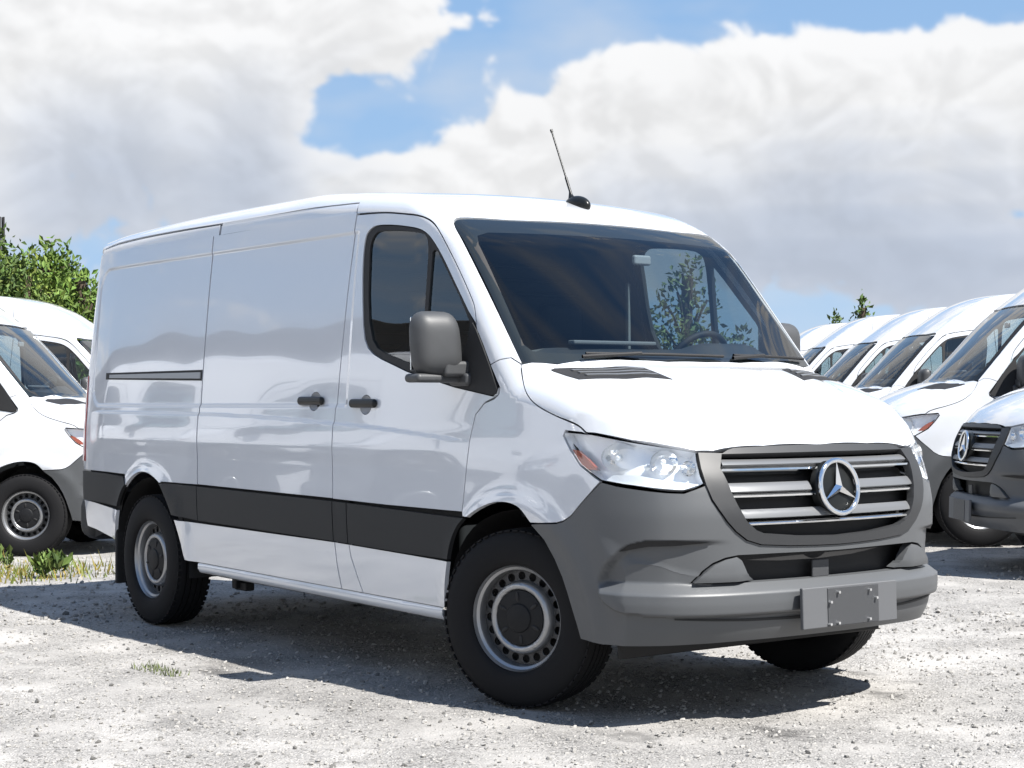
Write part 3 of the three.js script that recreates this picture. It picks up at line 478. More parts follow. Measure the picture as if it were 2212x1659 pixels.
  both('undercut_shade', panel(F, 'cyl', [C(.41, .757), C(.5, .768), C(.57, .764), C(.612, .745), C(.634, .718), C(.602, .728), C(.565, .741), C(.5, .745)], { h: [.03, .012], disp: (u, v) => cylDisp(u, v) * .35 + .002, skirt: .004, inset: 0 }), M.black, bumper);  // black strip stands in for the shade under the hollow's upper edge
  one('under_tray', 'cyl', mirrorList([C(0, .36), C(.5, .35), C(.72, .34), C(.72, .322), C(.5, .328), C(0, .335)]), M.black, { h: [.06, .03], off: -.02, skirt: .3, inset: 0 });
  const grille = one('grille', 'cyl', withHoles(mirrorList([C(0, 1.1475), C(.2, 1.143), C(.315, 1.1385), C(.337, 1.131), C(.3555, 1.118), ...grOuter]), [mirrorList([C(0, 1.112), C(.3579, 1.111), ...grInner.slice(1)])]), M.surround, { h: [.025, .02], disp: (u, v) => .008 * sstep(1.1, 1.0, v), skirt: .035, inset: .002 });
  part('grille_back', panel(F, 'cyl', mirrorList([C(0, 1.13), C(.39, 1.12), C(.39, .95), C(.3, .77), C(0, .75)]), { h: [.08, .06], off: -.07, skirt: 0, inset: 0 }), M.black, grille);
  const st = fine ? 44 : 16;
  const slatG = (y0, y1, a, b) => { const prof = [[y0 + .002, -.055], [y0, -.02], [y0 - .006, -.014], [mix(y0, y1, .6), -.006], [y1, -.002], [y1 - .003, -.008], [y1 - .004, -.05]]; return a ? sweep(F, 'cyl', prof, a * 1.5, b * 1.5, st / 2) : sweep(F, 'cyl', prof, -b * 1.5, b * 1.5, st); };
  part('slat', slatG(1.098, 1.069, 0, .362), M.slat, grille); { const half = slatG(1.0, .96, .085, .352); both('slat', half, M.slat, grille); } part('slat', slatG(.889, .851, 0, .318), M.slat, grille);
  for (const [y, b] of [[1.05, .367], [.942, .343], [.827, .3]]) part('chrome_strip', sweep(F, 'cyl', [[y + .011, -.05], [y + .009, -.008], [y + .002, -.001], [y - .005, -.003], [y - .008, -.012], [y - .009, -.05]], -b * 1.5, b * 1.5, st), M.chrome, grille);
  {
    const e = new THREE.Group(); const tilt = -.2;
    const ringG = new THREE.TorusGeometry(.112, .0115, 14, 56); ringG.scale(1, 1, .9);
    const arms = []; for (let i = 0; i < 3; i++) { const a = Math.PI / 2 + i * 2 * Math.PI / 3, c = Math.cos(a), s = Math.sin(a), l = Math.cos(a + Math.PI / 3), m = Math.sin(a + Math.PI / 3), l2 = Math.cos(a - Math.PI / 3), m2 = Math.sin(a - Math.PI / 3); const tip = [c * .108, s * .108, .002], p1 = [l * .021, m * .021, 0], p2 = [l2 * .021, m2 * .021, 0], top = [0, 0, .018]; const g = new THREE.BufferGeometry(); g.setAttribute('position', new THREE.Float32BufferAttribute([...p2, ...tip, ...top, ...tip, ...p1, ...top, ...p1, ...tip, 0, 0, -.006, ...tip, ...p2, 0, 0, -.006], 3)); g.setAttribute('uv', new THREE.Float32BufferAttribute(new Array(24).fill(0), 2)); g.computeVertexNormals(); arms.push(g); }
    const g = merge([ringG, ...arms]); g.rotateY(Math.PI / 2); g.rotateZ(.16); g.translate(1.0, .967, 0);
    const emblem = part('star_emblem', g, M.chrome, grille);
    const disc = new THREE.LatheGeometry([[.0, -.012], [.108, -.012], [.112, -.03], [.118, -.055]].map(([r, z]) => new THREE.Vector2(r, z)), 40); disc.rotateX(Math.PI / 2); disc.rotateY(Math.PI / 2); disc.rotateZ(.16); disc.translate(1.0, .967, 0); part('emblem_back', disc, M.gloss, grille);
  }
  {
    const p = new THREE.Group(); p.name = 'plate_bracket'; p.position.set(1.036, .472, -.02); p.rotation.z = .03; root.add(p);
    part('back_board', boxAt(.02, .172, .575, 0, 0, 0, .006), M.plate, p);
    part('plate_face', boxAt(.006, .158, .31, .011, -.002, -.012, .002), M.plateInner, p);
    if (fine) for (const [y, z] of [[.058, .085], [.056, -.105], [.02, .135], [.02, -.145], [-.07, .09], [-.066, -.1], [-.072, .14]]) { const g = new THREE.CylinderGeometry(.006, .006, .016, 10); g.rotateZ(Math.PI / 2); g.translate(.02, y, z); part('screw', g, M.chrome, p); }
  }
  // ---- grey belt, lower strips, sill, bumper corners
  const belt = (poly, name = 'side_cladding', mat = M.cladding) => both(name, panel(F, 'side', poly, { h: [.09 * q, .03 * q], off: mat === M.cladding ? .007 : 0, skirt: .02, inset: .002 }), mat);
  const ty = (x) => (x > -1.48 ? mix(.838, .814, (x + 1.48) / 1.0) : x > -3.45 ? mix(.861, .838, (x + 3.45) / 1.97) : mix(.892, .861, (x + 4.6) / 1.15)) - .006, by = (x) => (x > -1.47 ? mix(.628, .604, (x + 1.47) / .94) : mix(.655, .628, (x + 3.2) / 1.73));
  belt([[-1.362, by(-1.36)], [-1.362, ty(-1.36)], [-.9, ty(-.9)], [-.345, ty(-.345) - .001], ...archF.filter((p) => p[1] < .808 && p[1] > .6 && p[0] < -.3).sort((a, b) => b[1] - a[1]), [-.9, by(-.9)]]);
  belt([[-1.5, by(-1.5)], [-1.5, ty(-1.5)], [-1.366, ty(-1.366)], [-1.366, by(-1.366)]]);
  belt([[-3.0, by(-3)], [-3.0, ty(-3)], [-1.504, ty(-1.504)], [-1.504, by(-1.504)]]);
  belt([...archR.filter((p) => p[0] > -3.5 && p[1] < .85 && p[1] > .655).sort((a, b) => a[1] - b[1]), [-3.3, ty(-3.3)], [-3.004, ty(-3.004)], [-3.004, by(-3.004)]]);
  belt([...archR.filter((p) => p[0] < -3.95 && p[1] < .88 && p[1] > .672).sort((a, b) => b[1] - a[1]), [-4.5, .697], [-4.72, .702], [-4.72, .887], [-4.3, .884], [-4.0, .872]]);
  const low = (x) => mix(.411, .379, clamp((x + 3.2) / 2.6));
  belt([[-1.362, by(-1.362) - .004], [-.9, by(-.9) - .004], [-.5, by(-.5) - .004], [-.53, .5], [-.56, low(-.56)], [-1.27, low(-1.27)], [-1.31, .47], [-1.35, .56]], 'door_sill', M.paint);
  belt([[-1.5, by(-1.5) - .004], [-1.366, by(-1.366) - .004], [-1.354, .56], [-1.314, .47], [-1.274, low(-1.274)], [-1.47, low(-1.47)], [-1.49, .5]], 'door_sill', M.paint);
  belt([...archR.filter((p) => p[0] > -3.4 && p[1] < .652 && p[1] > .415).sort((a, b) => a[1] - b[1]), [-1.504, by(-1.504) - .004], [-1.495, .5], [-1.476, low(-1.476)], [-3.215, low(-3.215)]], 'door_sill', M.paint);
  belt([[-4.105, .66], [-4.5, .69], [-4.72, .697], [-4.71, .53], [-4.5, .515], [-4.17, .47]], 'rear_corner_panel', M.paint);
  both('sill', sweep(F, 'side', [[.404, -.02], [.402, -.006], [.394, .0], [.372, .004], [.35, -.004], [.336, -.022], [.33, -.06]], -3.06, -.585, fine ? 30 : 6, (u) => low(u) - .406), M.paint);
  both('rail_track', panel(F, 'side', [[-4.37, 1.473], [-4.37, 1.514], [-3.006, 1.514], [-3.006, 1.452]], { h: [.2, .03], off: .002, skirt: .004, inset: 0 }), M.black)
    .forEach((t, i) => { const g = panel(F, 'side', [[-4.3, 1.481], [-4.3, 1.502], [-3.02, 1.5], [-3.02, 1.464]], { h: [.2, .03], off: .008, skirt: .008, inset: 0 }); part('track_rail', i ? flipZ(g) : g, M.trim, t); });
  both('tail_light', panel(F, 'side', [[-4.66, .95], [-4.68, 1.5], [-4.77, 1.5], [-4.77, .95]], { h: [.04, .08], off: .006, skirt: .012, inset: 0 }), M.red);
  // ---- back doors, rear bumper
  both('rear_door', panel(F, 'rear', [[.004, .72], [.004, 2.36], [.6, 2.35], [.76, 2.28], [.83, 1.6], [.85, .9], [.84, .72]], { h: [.12, .1], skirt: sk }), M.paint);
  part('rear_bumper', boxAt(.26, .3, 1.86, -4.72, .585, 0, .09), M.cladding, root);
  // ---- dark shell behind the seams, floor, wheel houses, running gear
  both('inner_shell', merge([panel(F, 'side', [[-4.65, .45], [-4.65, 2.25], [-1.37, 2.25], [-1.37, 1.7], [-1.4, .42], [-3.1, .42], ...archR.filter((p) => p[1] > .5).reverse().map(([x, y]) => [x, y + .01])], { h: [.15, .08], off: -.03, skirt: 0, inset: 0 }), panel(F, 'axial', [[-4.7, .3], [-1.6, .3], [-1.6, .72], [-4.7, .72]], { h: [.2, .06], off: -.03, skirt: 0, inset: 0 }), panel(F, 'side', [[-.5, .86], [-.36, 1.27], [-.15, 1.45], [.0, 1.36], [.3, 1.2], [.45, 1.1], [.4, .95], [.1, .87], [-.2, .91]], { h: [.08, .06], off: -.03, skirt: 0, inset: 0 })]), M.liner);
  part('headlining', panel(F, 'axial', mirrorV([[-1.62, 0], [-1.62, .62], [-1.4, .66], [-1.0, .67], [-.8, .68], [-.7, .63], [-.675, .55], [-.65, .3], [-.64, 0]]), { h: [.1, .08], off: -.045, skirt: 0, inset: 0 }), M.interior, root);
  both('pillar_lining', panel(F, 'axial', [...doorGap.slice(14).map(phiR), [-.2, 1.24], [-.06, 1.22], ...shieldEdge.slice(0, 20).map(phiR).map(([u, v]) => [u, v - .02])], { h: [.06, .04], off: -.035, skirt: 0, inset: 0 }), M.interior);
  const arcShell = (cx, r, z0, z1) => { const P = [], I = [], U = [], n = 24; for (let i = 0; i <= n; i++) { const a = mix(cx > -1 ? .02 : -.12, Math.PI + .15, i / n), x = cx + r * Math.cos(a), y = .37 + r * Math.sin(a); P.push(x, y, z0, x, y, cx > -1 ? mix(.9, .958, sstep(1.5, 2.3, a)) : z1); U.push(0, 0, 0, 1); if (i < n) I.push(i * 2, i * 2 + 1, i * 2 + 2, i * 2 + 2, i * 2 + 1, i * 2 + 3); } const g = new THREE.BufferGeometry(); g.setAttribute('position', new THREE.Float32BufferAttribute(P, 3)); g.setAttribute('uv', new THREE.Float32BufferAttribute(U, 2)); g.setIndex(I); g.computeVertexNormals(); const c = new THREE.CircleGeometry(r, 28, 0, Math.PI); c.translate(cx, .37, z0); return merge([g, c]); };
  both('wheel_housing', arcShell(-.04, .485, .5, .9), M.black); both('wheel_housing', arcShell(-3.665, .505, .5, .955), M.black);
  part('floor_pan', merge([boxAt(3.1, .1, 1.7, -1.95, .46, 0), boxAt(.9, .1, 1.0, 0, .45, 0), boxAt(1.0, .1, 1.0, -3.7, .5, 0), boxAt(.75, .1, 1.6, -4.45, .52, 0), boxAt(.3, .1, 1.3, .6, .4, 0), boxAt(.02, 1.0, 1.6, .5, .75, 0)]), M.black, root);
  part('chassis', merge([boxAt(4.6, .12, .08, -2.2, .4, .42), boxAt(4.6, .12, .08, -2.2, .4, -.42), boxAt(.12, .12, 1.5, -3.665, .36, 0, .05), boxAt(.1, .1, 1.3, 0, .32, 0, .04), boxAt(.9, .16, .5, .1, .38, 0, .06), boxAt(.05, .15, .12, -2.95, .33, .72), boxAt(.14, .05, .06, -2.93, .27, .72)]), M.black, root);
  both('mud_flap', boxAt(.025, .44, .27, -4.16, .42, .83, .01), M.rubber);
  // ---- cab interior
  const bulk = part('bulkhead', (() => { const s = new THREE.Shape([[-.9, .42], [.9, .42], [.945, .9], [.945, 1.2], [.925, 1.49], [.893, 1.85], [.862, 2.14], [.8, 2.28], [.6, 2.38], [-.6, 2.38], [-.8, 2.28], [-.862, 2.14], [-.893, 1.85], [-.925, 1.49], [-.945, 1.2], [-.945, .9]].map(([x, y]) => new THREE.Vector2(x, y))); const g = new THREE.ExtrudeGeometry(s, { depth: .03, bevelEnabled: false }); g.rotateY(Math.PI / 2); g.translate(-1.66, 0, 0); return g; })(), M.interior, root);
  if (fine) for (let i = 0; i < 11; i++) { if (i % 4 === 3) continue; part('bulkhead_rib', boxAt(.02, .022, 1.4, -1.62, 1.32 + i * .075, 0, .008), M.interior, bulk); }
  both('pillar_trim', boxAt(.03, .46, .02, -1.37, 1.76, .855, .008), M.trim);
  const dashP = [[.2, 1.44], [.1, 1.5], [0, 1.535], [-.08, 1.56], [-.15, 1.575], [-.185, 1.56], [-.2, 1.5], [-.21, 1.35], [-.16, 1.1], [.1, .85]];
  const dp = [], di = [], du = []; const nz = 24; for (let i = 0; i <= nz; i++) { const z = mix(-.88, .88, i / nz), a = Math.abs(z); for (const [x, y] of dashP) { dp.push(x - .2 * a * a * (x > -.12 ? 1 : .3), y + (x < -.05 && y > 1.4 ? .035 * sstep(-.1, -.3, z) * sstep(-.75, -.6, z) : 0) - .03 * sstep(.6, .88, a), z); du.push(z, x); } }
  for (let i = 0; i < nz; i++) for (let j = 0; j < dashP.length - 1; j++) { const a = i * dashP.length + j, b = a + dashP.length; di.push(a, b, a + 1, b, b + 1, a + 1); }
  const dg = new THREE.BufferGeometry(); dg.setAttribute('position', new THREE.Float32BufferAttribute(dp, 3)); dg.setAttribute('uv', new THREE.Float32BufferAttribute(du, 2)); dg.setIndex(di); dg.computeVertexNormals();
  const dash = part('dashboard', dg, M.dash, root);
  part('dash_tray', boxAt(.05, .02, .5, -.15, 1.6, .28, .008), M.tray, dash);
  const wheelG = merge([new THREE.TorusGeometry(.19, .016, 10, 36), boxAt(.34, .05, .025, 0, -.01, -.01), boxAt(.05, .18, .025, 0, -.08, -.01), boxAt(.13, .12, .05, 0, -.01, -.01, .02)]); wheelG.rotateY(Math.PI / 2); wheelG.rotateZ(-.55); wheelG.translate(-.36, 1.5, -.43);
  part('steering_wheel', wheelG, M.interior, root);
  for (const z of [.43, -.43]) { const seat = part('seat', merge([boxAt(.52, .16, .5, -1.02, .92, z, .06), boxAt(.3, .4, .42, -1.02, .66, z, .03)]), M.seat, root); const b = boxAt(.15, .68, .48, 0, .34, 0, .06); b.rotateZ(.2); b.translate(-1.27, .96, z); part('backrest', b, M.seat, seat); const h = boxAt(.1, .2, .27, -1.45, 1.76, z, .04); part('headrest', h, M.seat, seat); }
  const mir = boxAt(.03, .05, .11, -.5, 2.03, -.2, .012); part('rear_view_mirror', mir, M.trim, root);
  // ---- door mirrors
  const mg = new THREE.Group();
  const housing = (() => {
    const pos = [], idx = [], uv = [], nu = 28, nv = 22;                // closed rounded cup: flat glass side to the rear
    for (let j = 0; j <= nv; j++) for (let i = 0; i <= nu; i++) {
      const v = j / nv, a = i / nu * 2 * Math.PI, k = Math.sin(v * Math.PI) ** .55, cx = Math.cos(a), sy = Math.sin(a), e = 2 / 4.2;
      const w = .122 - .012 * Math.max(0, sy), z = Math.sign(cx) * Math.abs(cx) ** e * w * k, y = Math.sign(sy) * Math.abs(sy) ** e * .148 * k, x = -Math.cos(v * Math.PI) * (Math.cos(v * Math.PI) < 0 ? .085 : .05);
      pos.push(x, y, z + .012 * (y / .148)); uv.push(u0(a), v);
    }
    function u0(a) { return a; }
    for (let j = 0; j < nv; j++) for (let i = 0; i < nu; i++) { const a = j * (nu + 1) + i, b = a + nu + 1; idx.push(a, a + 1, b, b, a + 1, b + 1); }
    const g = new THREE.BufferGeometry(); g.setAttribute('position', new THREE.Float32BufferAttribute(pos, 3)); g.setAttribute('uv', new THREE.Float32BufferAttribute(uv, 2)); g.setIndex(idx); g.computeVertexNormals(); g.rotateY(-.12); g.translate(-.43, 1.59, 1.092); return g;
  })();
  const armG = merge([boxAt(.1, .07, .17, -.4, 1.478, 1.0, .018), boxAt(.12, .04, .25, -.44, 1.436, 1.09, .018), boxAt(.15, .06, .07, -.4, 1.43, .955, .02)]);
  const mirGlass = boxAt(.006, .24, .19, -.486, 1.592, 1.09, .002);
  for (const s of [0, 1]) { const f = (g) => (s ? flipZ(g) : g), m = part('door_mirror', f(housing), M.mirror, root); part('mirror_arm', f(armG), M.mirror, m); part('mirror_glass', f(mirGlass), M.chrome, m); }
  // ---- aerial
  if (fine) {
    const [o, d] = RAYS.axial(-.87, Math.atan2(-.09, 1.1)), p = march(F, o, d);
    const foot = new THREE.SphereGeometry(1, 24, 14); foot.scale(.095, .05, .04); foot.rotateZ(-.12); foot.translate(p[0] - .0, p[1] - .004, p[2]);
    const neck = new THREE.ConeGeometry(.026, .07, 14); neck.rotateZ(.42); neck.translate(p[0] - .055, p[1] + .05, p[2]);
    const a = part('aerial', merge([foot, neck]), M.gloss, root);
    const dir = new V3(-.42, .9, 0).normalize(), b = new V3(p[0] - .045, p[1] + .04, p[2]);
    const P = (t) => { const q = b.clone().addScaledVector(dir, t); return [q.x, q.y, q.z]; };
    part('aerial_rod', merge([tube([P(0), P(.12)], .0075, 4), tube([P(.1), P(.4)], .0048, 4), tube([P(.395), P(.41)], .0075, 3)]), M.gloss, a);
  }
  // ---- wheels
  wheelProto ??= makeWheel();
  for (const [x, s, steer] of [[0, 1, .33], [0, -1, .33], [-3.665, 1, 0], [-3.665, -1, 0]]) {
    const w = wheelProto.clone(); w.scale.setScalar(1.035); w.position.set(x ? x : -.04, .384, s * .858); w.rotation.set(0, (s < 0 ? Math.PI : 0) + (high ? 0 : steer), 0); w.children.forEach((c) => (c.rotation.z = x * 2.1 + s)); root.add(w);
  }
  return root;
}
// ================= ground =================
const STAINS = [[.69, -.61, .16, .6], [1.11, .47, .2, .55], [-1.75, 1.5, .2, .5], [.75, .95, .18, .4], [.2, -1.0, .14, .5], [-3.6, 2.1, .3, .3], [-.6, 2.3, .25, .3], [1.9, -.9, .3, .3]];
const groundY = (x, z) => -.12 * sstep(-5.6, -9.4, x) * sstep(-6.5, -3, z) + .05 * fbm(x * .11, 3.3, z * .11, 2) * sstep(3, 12, Math.hypot(x + 1.5, z));
{
  const line = (a, b, h, far) => { const out = []; for (let v = a; v <= b + 1e-6; v += h) out.push(v); let s = h; for (let v = b; v < far;) { s *= 1.22; v += s; out.push(v); } s = h; for (let v = a; v > -far;) { s *= 1.22; v -= s; out.unshift(v); } return out; };
  const xs = line(-5.5, 5.2, .028, 900), zs = line(-1.2, 4.2, .028, 900), nx = xs.length, nz = zs.length;
  const pos = new Float32Array(nx * nz * 3), tint = new Float32Array(nx * nz * 3), uv = new Float32Array(nx * nz * 2), idx = [];
  for (let j = 0; j < nz; j++) for (let i = 0; i < nx; i++) {
    const x = xs[i], z = zs[j], k = j * nx + i, near = sstep(14, 7, Math.hypot(x, z));
    pos[k * 3] = x; pos[k * 3 + 2] = z;
    pos[k * 3 + 1] = groundY(x, z) - .004 + near * ((fbm(x * 1.6, 1, z * 1.6, 3) - .25) * .024 + noise3(x * 14, 5, z * 14) * .0045 + noise3(x * 33, 7, z * 33) * .0035);
    const track = Math.exp(-(((z - 2.3 + .12 * x) / .22) ** 2)) + Math.exp(-(((z - 4.0 + .12 * x) / .22) ** 2)), damp = sstep(.12, .3, fbm(x * .5 + 7, 9, z * .5, 4)), fine = fbm(x * 2.3, 4, z * 2.3, 4), stain = STAINS.reduce((s, [a, b, r, k]) => s + k * sstep(1.15, .2, Math.hypot((x - a) / r, (z - b) / (r * .6)) + noise3(x * 16, 2, z * 16) * .9), 0), c = 1 - Math.min(.75, stain) + fbm(x * .35, 2, z * .35, 3) * .45 + fine * .3 - damp * .22 + track * (.06 + noise3(x * 3, 1, z * 3) * .12);
    tint[k * 3] = c; tint[k * 3 + 1] = c * (1 - damp * .015); tint[k * 3 + 2] = c * (1 - damp * .04);
    uv[k * 2] = x; uv[k * 2 + 1] = z;
  }
  for (let j = 0; j < nz - 1; j++) for (let i = 0; i < nx - 1; i++) { const a = j * nx + i, b = a + nx; idx.push(a, b, a + 1, b, b + 1, a + 1); }
  const g = new THREE.BufferGeometry(); g.setAttribute('position', new THREE.BufferAttribute(pos, 3)); g.setAttribute('uv', new THREE.BufferAttribute(uv, 2)); g.setAttribute('color', new THREE.BufferAttribute(tint, 3)); g.setIndex(idx); g.computeVertexNormals();
  const N = 1024, T = 3.1, R = rng(31), cells = [], G = 230;       // crushed stone: jittered cells with their own tone
  for (let k = 0; k < G * G; k++) cells.push([R(), R(), R(), R()]);
  const wrap = (f, u, v) => { let s = 0; for (const [a, wa] of [[0, 1 - u], [1, u]]) for (const [b, wb] of [[0, 1 - v], [1, v]]) s += wa * wb * f(u - a + 1, v - b + 1); return s; };
  const height = new Float32Array(N * N), tone = new Float32Array(N * N * 3);
  for (let j = 0; j < N; j++) for (let i = 0; i < N; i++) {
    const u = i / N, v = j / N, x = u * G, y = v * G, cx = Math.floor(x), cy = Math.floor(y); let d1 = 9, d2 = 9, id = null;
    for (let b = -1; b <= 1; b++) for (let a = -1; a <= 1; a++) { const c = cells[((cy + b + G) % G) * G + (cx + a + G) % G], d = Math.hypot(cx + a + c[0] - x, cy + b + c[1] - y); if (d < d1) { d2 = d1; d1 = d; id = c; } else if (d < d2) d2 = d; }
    const gap = sstep(.0, .22, d2 - d1), soft = wrap((p, q) => fbm(p * 9, 3, q * 9, 4), u, v);
    const dust = sstep(-.12, .22, soft), stone = mix(.2, .36, id[2]) * (id[3] < .07 ? .45 : 1);
    const t = mix(mix(.15, stone, gap), .3, dust * .75) * (1 + soft * .22), k = j * N + i;
    tone[k * 3] = t * 1.02; tone[k * 3 + 1] = t * .985; tone[k * 3 + 2] = t * .94;
    height[k] = mix(gap * (.4 + id[2] * .6), .6, dust * .55) + soft * .3;
  }
  const srgb = (l) => 255 * (l <= .0031308 ? 12.92 * l : 1.055 * Math.pow(l, 1 / 2.4) - .055);
  const map = noiseTex(N, 1 / T, (u, v) => { const k = (Math.round(v * N) * N + Math.round(u * N)) * 3; return [srgb(clamp(tone[k])), srgb(clamp(tone[k + 1])), srgb(clamp(tone[k + 2]))]; }, true);
  const bump = noiseTex(N, 1 / T, (u, v) => { const h = clamp(height[Math.round(v * N) * N + Math.round(u * N)]) * 255; return [h, h, h]; });
  M.ground = new THREE.MeshStandardMaterial({ map, bumpMap: bump, bumpScale: .006, roughness: .95, vertexColors: true });
  struct('gravel_ground', g, M.ground);
}
// loose stones and crumbs lying on it
{
  const R = rng(91), base = []; for (let k = 0; k < 3; k++) { const g = new THREE.IcosahedronGeometry(1, 0), p = g.attributes.position, seen = new Map(); for (let i = 0; i < p.count; i++) { const key = [p.getX(i), p.getY(i), p.getZ(i)].map((v) => v.toFixed(3)).join(); if (!seen.has(key)) seen.set(key, .65 + R() * .6); const s = seen.get(key); p.setXYZ(i, p.getX(i) * s, p.getY(i) * s * .6, p.getZ(i) * s); } g.computeVertexNormals(); base.push(g); }
  const mats = [.28, .22, .1].map((t) => new THREE.MeshStandardMaterial({ color: rgb(t * 1.02, t * .985, t * .93), roughness: .9 }));
  const counts = [18000, 15000, 2200], q = new THREE.Quaternion(), m = new THREE.Matrix4(), e = new THREE.Euler();
  mats.forEach((mat, k) => {
    const im = new THREE.InstancedMesh(base[k], mat, counts[k]); im.name = numbered('loose_gravel'); im.userData.kind = 'stuff'; im.userData.label = ['pale loose stones scattered over the lot', 'grey loose stones scattered over the lot', 'dark crumbs scattered over the lot'][k]; im.castShadow = im.receiveShadow = true;
    for (let i = 0; i < counts[k]; i++) {
      const far = i % 4 === 0, d = far ? 11 + R() * R() * 16 : 5.6 + R() * 6, a = YAW + (R() - .5) * .85, x = CAM.x + Math.sin(a) * d, z = CAM.z - Math.cos(a) * d;
      const s = (.0028 + .011 * R() ** 5) * (far ? 1.7 : 1); e.set(R() * .6, R() * 6.3, R() * .6); q.setFromEuler(e);
      const gy = groundY(x, z) - .004 + sstep(14, 7, Math.hypot(x, z)) * (fbm(x * 1.6, 1, z * 1.6, 3) - .25) * .024;
      m.compose(new V3(x, gy + s * .25, z), q, new V3(s, s, s)); im.setMatrixAt(i, m);
    }
    scene.add(im);
  });
}

// ================= vehicles =================
const hero = makeVan(false, true); hero.name = numbered('cargo_van');
tag(hero, 'white low roof cargo van with grey bumper and roof aerial filling the foreground', 'van'); scene.add(hero);
const proto = makeVan(true, false);
const parked = [
  [-10.57, -1.34, 49.1, -.12, 'high roof white van at the left edge, front wheel standing among weeds', 'vans parked behind on the left'],
  [-14.6, -4.15, 48, -.11, 'white van half hidden between the leftmost van and the rear of the big van', 'vans parked behind on the left'],
  [-2.28, -6.4, 234.5, 0, 'white van cut off by the right edge, dark grille and grey bumper showing', 'row of vans parked on the right'],
  [-4.91, -7.92, 233.6, 0, 'second white van from the right edge, amber marked headlamp over the big bonnet', 'row of vans parked on the right'],
  [-10.53, -13.12, 236.3, 0, 'third white van from the right edge, whole windscreen and door window visible', 'row of vans parked on the right'],
  [-13.3, -15.1, 235, 0, 'fourth white van from the right edge, only windscreen and roof showing', 'row of vans parked on the right'],
  [-15.57, -16.39, 234, 0, 'fifth white van from the right edge, beside the corner of the big windscreen', 'row of vans parked on the right'],
  [-18.2, -18.1, 234, 0, 'farthest white van of the right row, only a roof top showing', 'row of vans parked on the right'],
];
parked.forEach(([x, z, h, y, label, group], i) => {
  const v = i ? proto.clone() : proto; v.name = numbered('parked_van'); tag(v, label, 'van', group);
  v.position.set(x, y, z); v.rotation.y = h * Math.PI / 180; scene.add(v);
});
// the row across the aisle that the van's flank mirrors
for (const [x, z, h] of [[-4.4, 5.9, 128], [-7.7, 5.6, 125], [-11.2, 5.6, 128], [-14.6, 5.3, 126], [-18.0, 5.2, 124]]) {
  const v = proto.clone(); v.name = numbered('parked_van'); tag(v, "white high roof van across the aisle, seen only mirrored in the flank", 'van', 'vans mirrored in the flank');
  v.position.set(x, 0, z); v.rotation.y = h * Math.PI / 180; scene.add(v);
}

// the long shed beyond that row, mirrored in the cab window and along the flank
{
  const t = thing('storage_shed', 'long dark brown shed with pale eaves, seen only mirrored in the cab window', 'shed'); t.position.set(-36, 0, 20.5);
  const wall = new THREE.MeshStandardMaterial({ color: rgb(.055, .042, .036), roughness: .9 }), roofM = new THREE.MeshStandardMaterial({ color: rgb(.05, .047, .045), roughness: .8 });
  part('wall', boxAt(70, 3.7, 9, 0, 1.85, 0, .02), wall, t); part('roof', boxAt(71, 1.8, 10, 0, 4.6, 0, .04), roofM, t); part('gutter', boxAt(71.2, .09, .12, 0, 3.74, -5.08, .02), M.trim, t);
  for (let i = 0; i < 9; i++) { const dr = part('roller_door', boxAt(4, 2.1, .08, -30 + i * 7.5, 1.05, -4.53, .02), roofM, t); part('door_handle', boxAt(.3, .04, .05, -30 + i * 7.5, .9, -4.6, .01), M.trim, dr); }
}
// ================= plants =================
const leafMat = (r, g, b) => new THREE.MeshPhysicalMaterial({ color: rgb(r, g, b), roughness: .75, side: THREE.DoubleSide, vertexColors: true });
M.leaf = leafMat(1, 1, 1); M.bark = new THREE.MeshStandardMaterial({ color: rgb(.09, .065, .045), roughness: .9, bumpMap: grain, bumpScale: .01 });
function leafCloud(R, spots, count, size, tint, up = .3) {        // small folded leaves round the given spots [x, y, z, rx, ry]
  const pos = [], col = [], nor = [], total = spots.reduce((s, p) => s + p[3] * p[3] * p[4], 0), d = new V3(), t = new V3(), b = new V3();
  for (const [x, y, z, r, ry] of spots) {
    const n = Math.max(8, Math.round(count * r * r * ry / total));
    const clump = .75 + R() * .5;
    for (let i = 0; i < n; i++) {
      d.set(R() * 2 - 1, R() * 2 - 1, R() * 2 - 1); if (d.lengthSq() > 1) { i--; continue; } const k = .45 + .55 * R(); d.normalize().multiplyScalar(k ** .6);
      const c = [x + d.x * r, y + d.y * ry, z + d.z * r], s = size * (.6 + R() * .8);
      t.set(R() - .5, R() - .5 + up, R() - .5).normalize(); b.set(R() - .5, R() - .5, R() - .5).cross(t).normalize(); const f = new V3().crossVectors(t, b).multiplyScalar(.18 * s);
      const P = (u, v, w) => [c[0] + t.x * u * s + b.x * v * s + f.x * w, c[1] + t.y * u * s + b.y * v * s + f.y * w, c[2] + t.z * u * s + b.z * v * s + f.z * w];
      const A = P(0, 0, 0), B = P(.5, .26, 1), C2 = P(1, 0, .2), D = P(.5, -.26, 1), tone = clump * (.7 + R() * .6), warm = R();
      const cl = [tint[0] * tone * (1 + warm * .35), tint[1] * tone, tint[2] * tone * (1 - warm * .3)];
      pos.push(...A, ...B, ...C2, ...A, ...C2, ...D); for (let q = 0; q < 6; q++) col.push(...cl);
    }
  }
  const g = new THREE.BufferGeometry(); g.setAttribute('position', new THREE.Float32BufferAttribute(pos, 3)); g.setAttribute('color', new THREE.Float32BufferAttribute(col, 3)); g.computeVertexNormals(); g.setAttribute('uv', new THREE.Float32BufferAttribute(new Array(pos.length / 3 * 2).fill(0), 2)); return g;
}
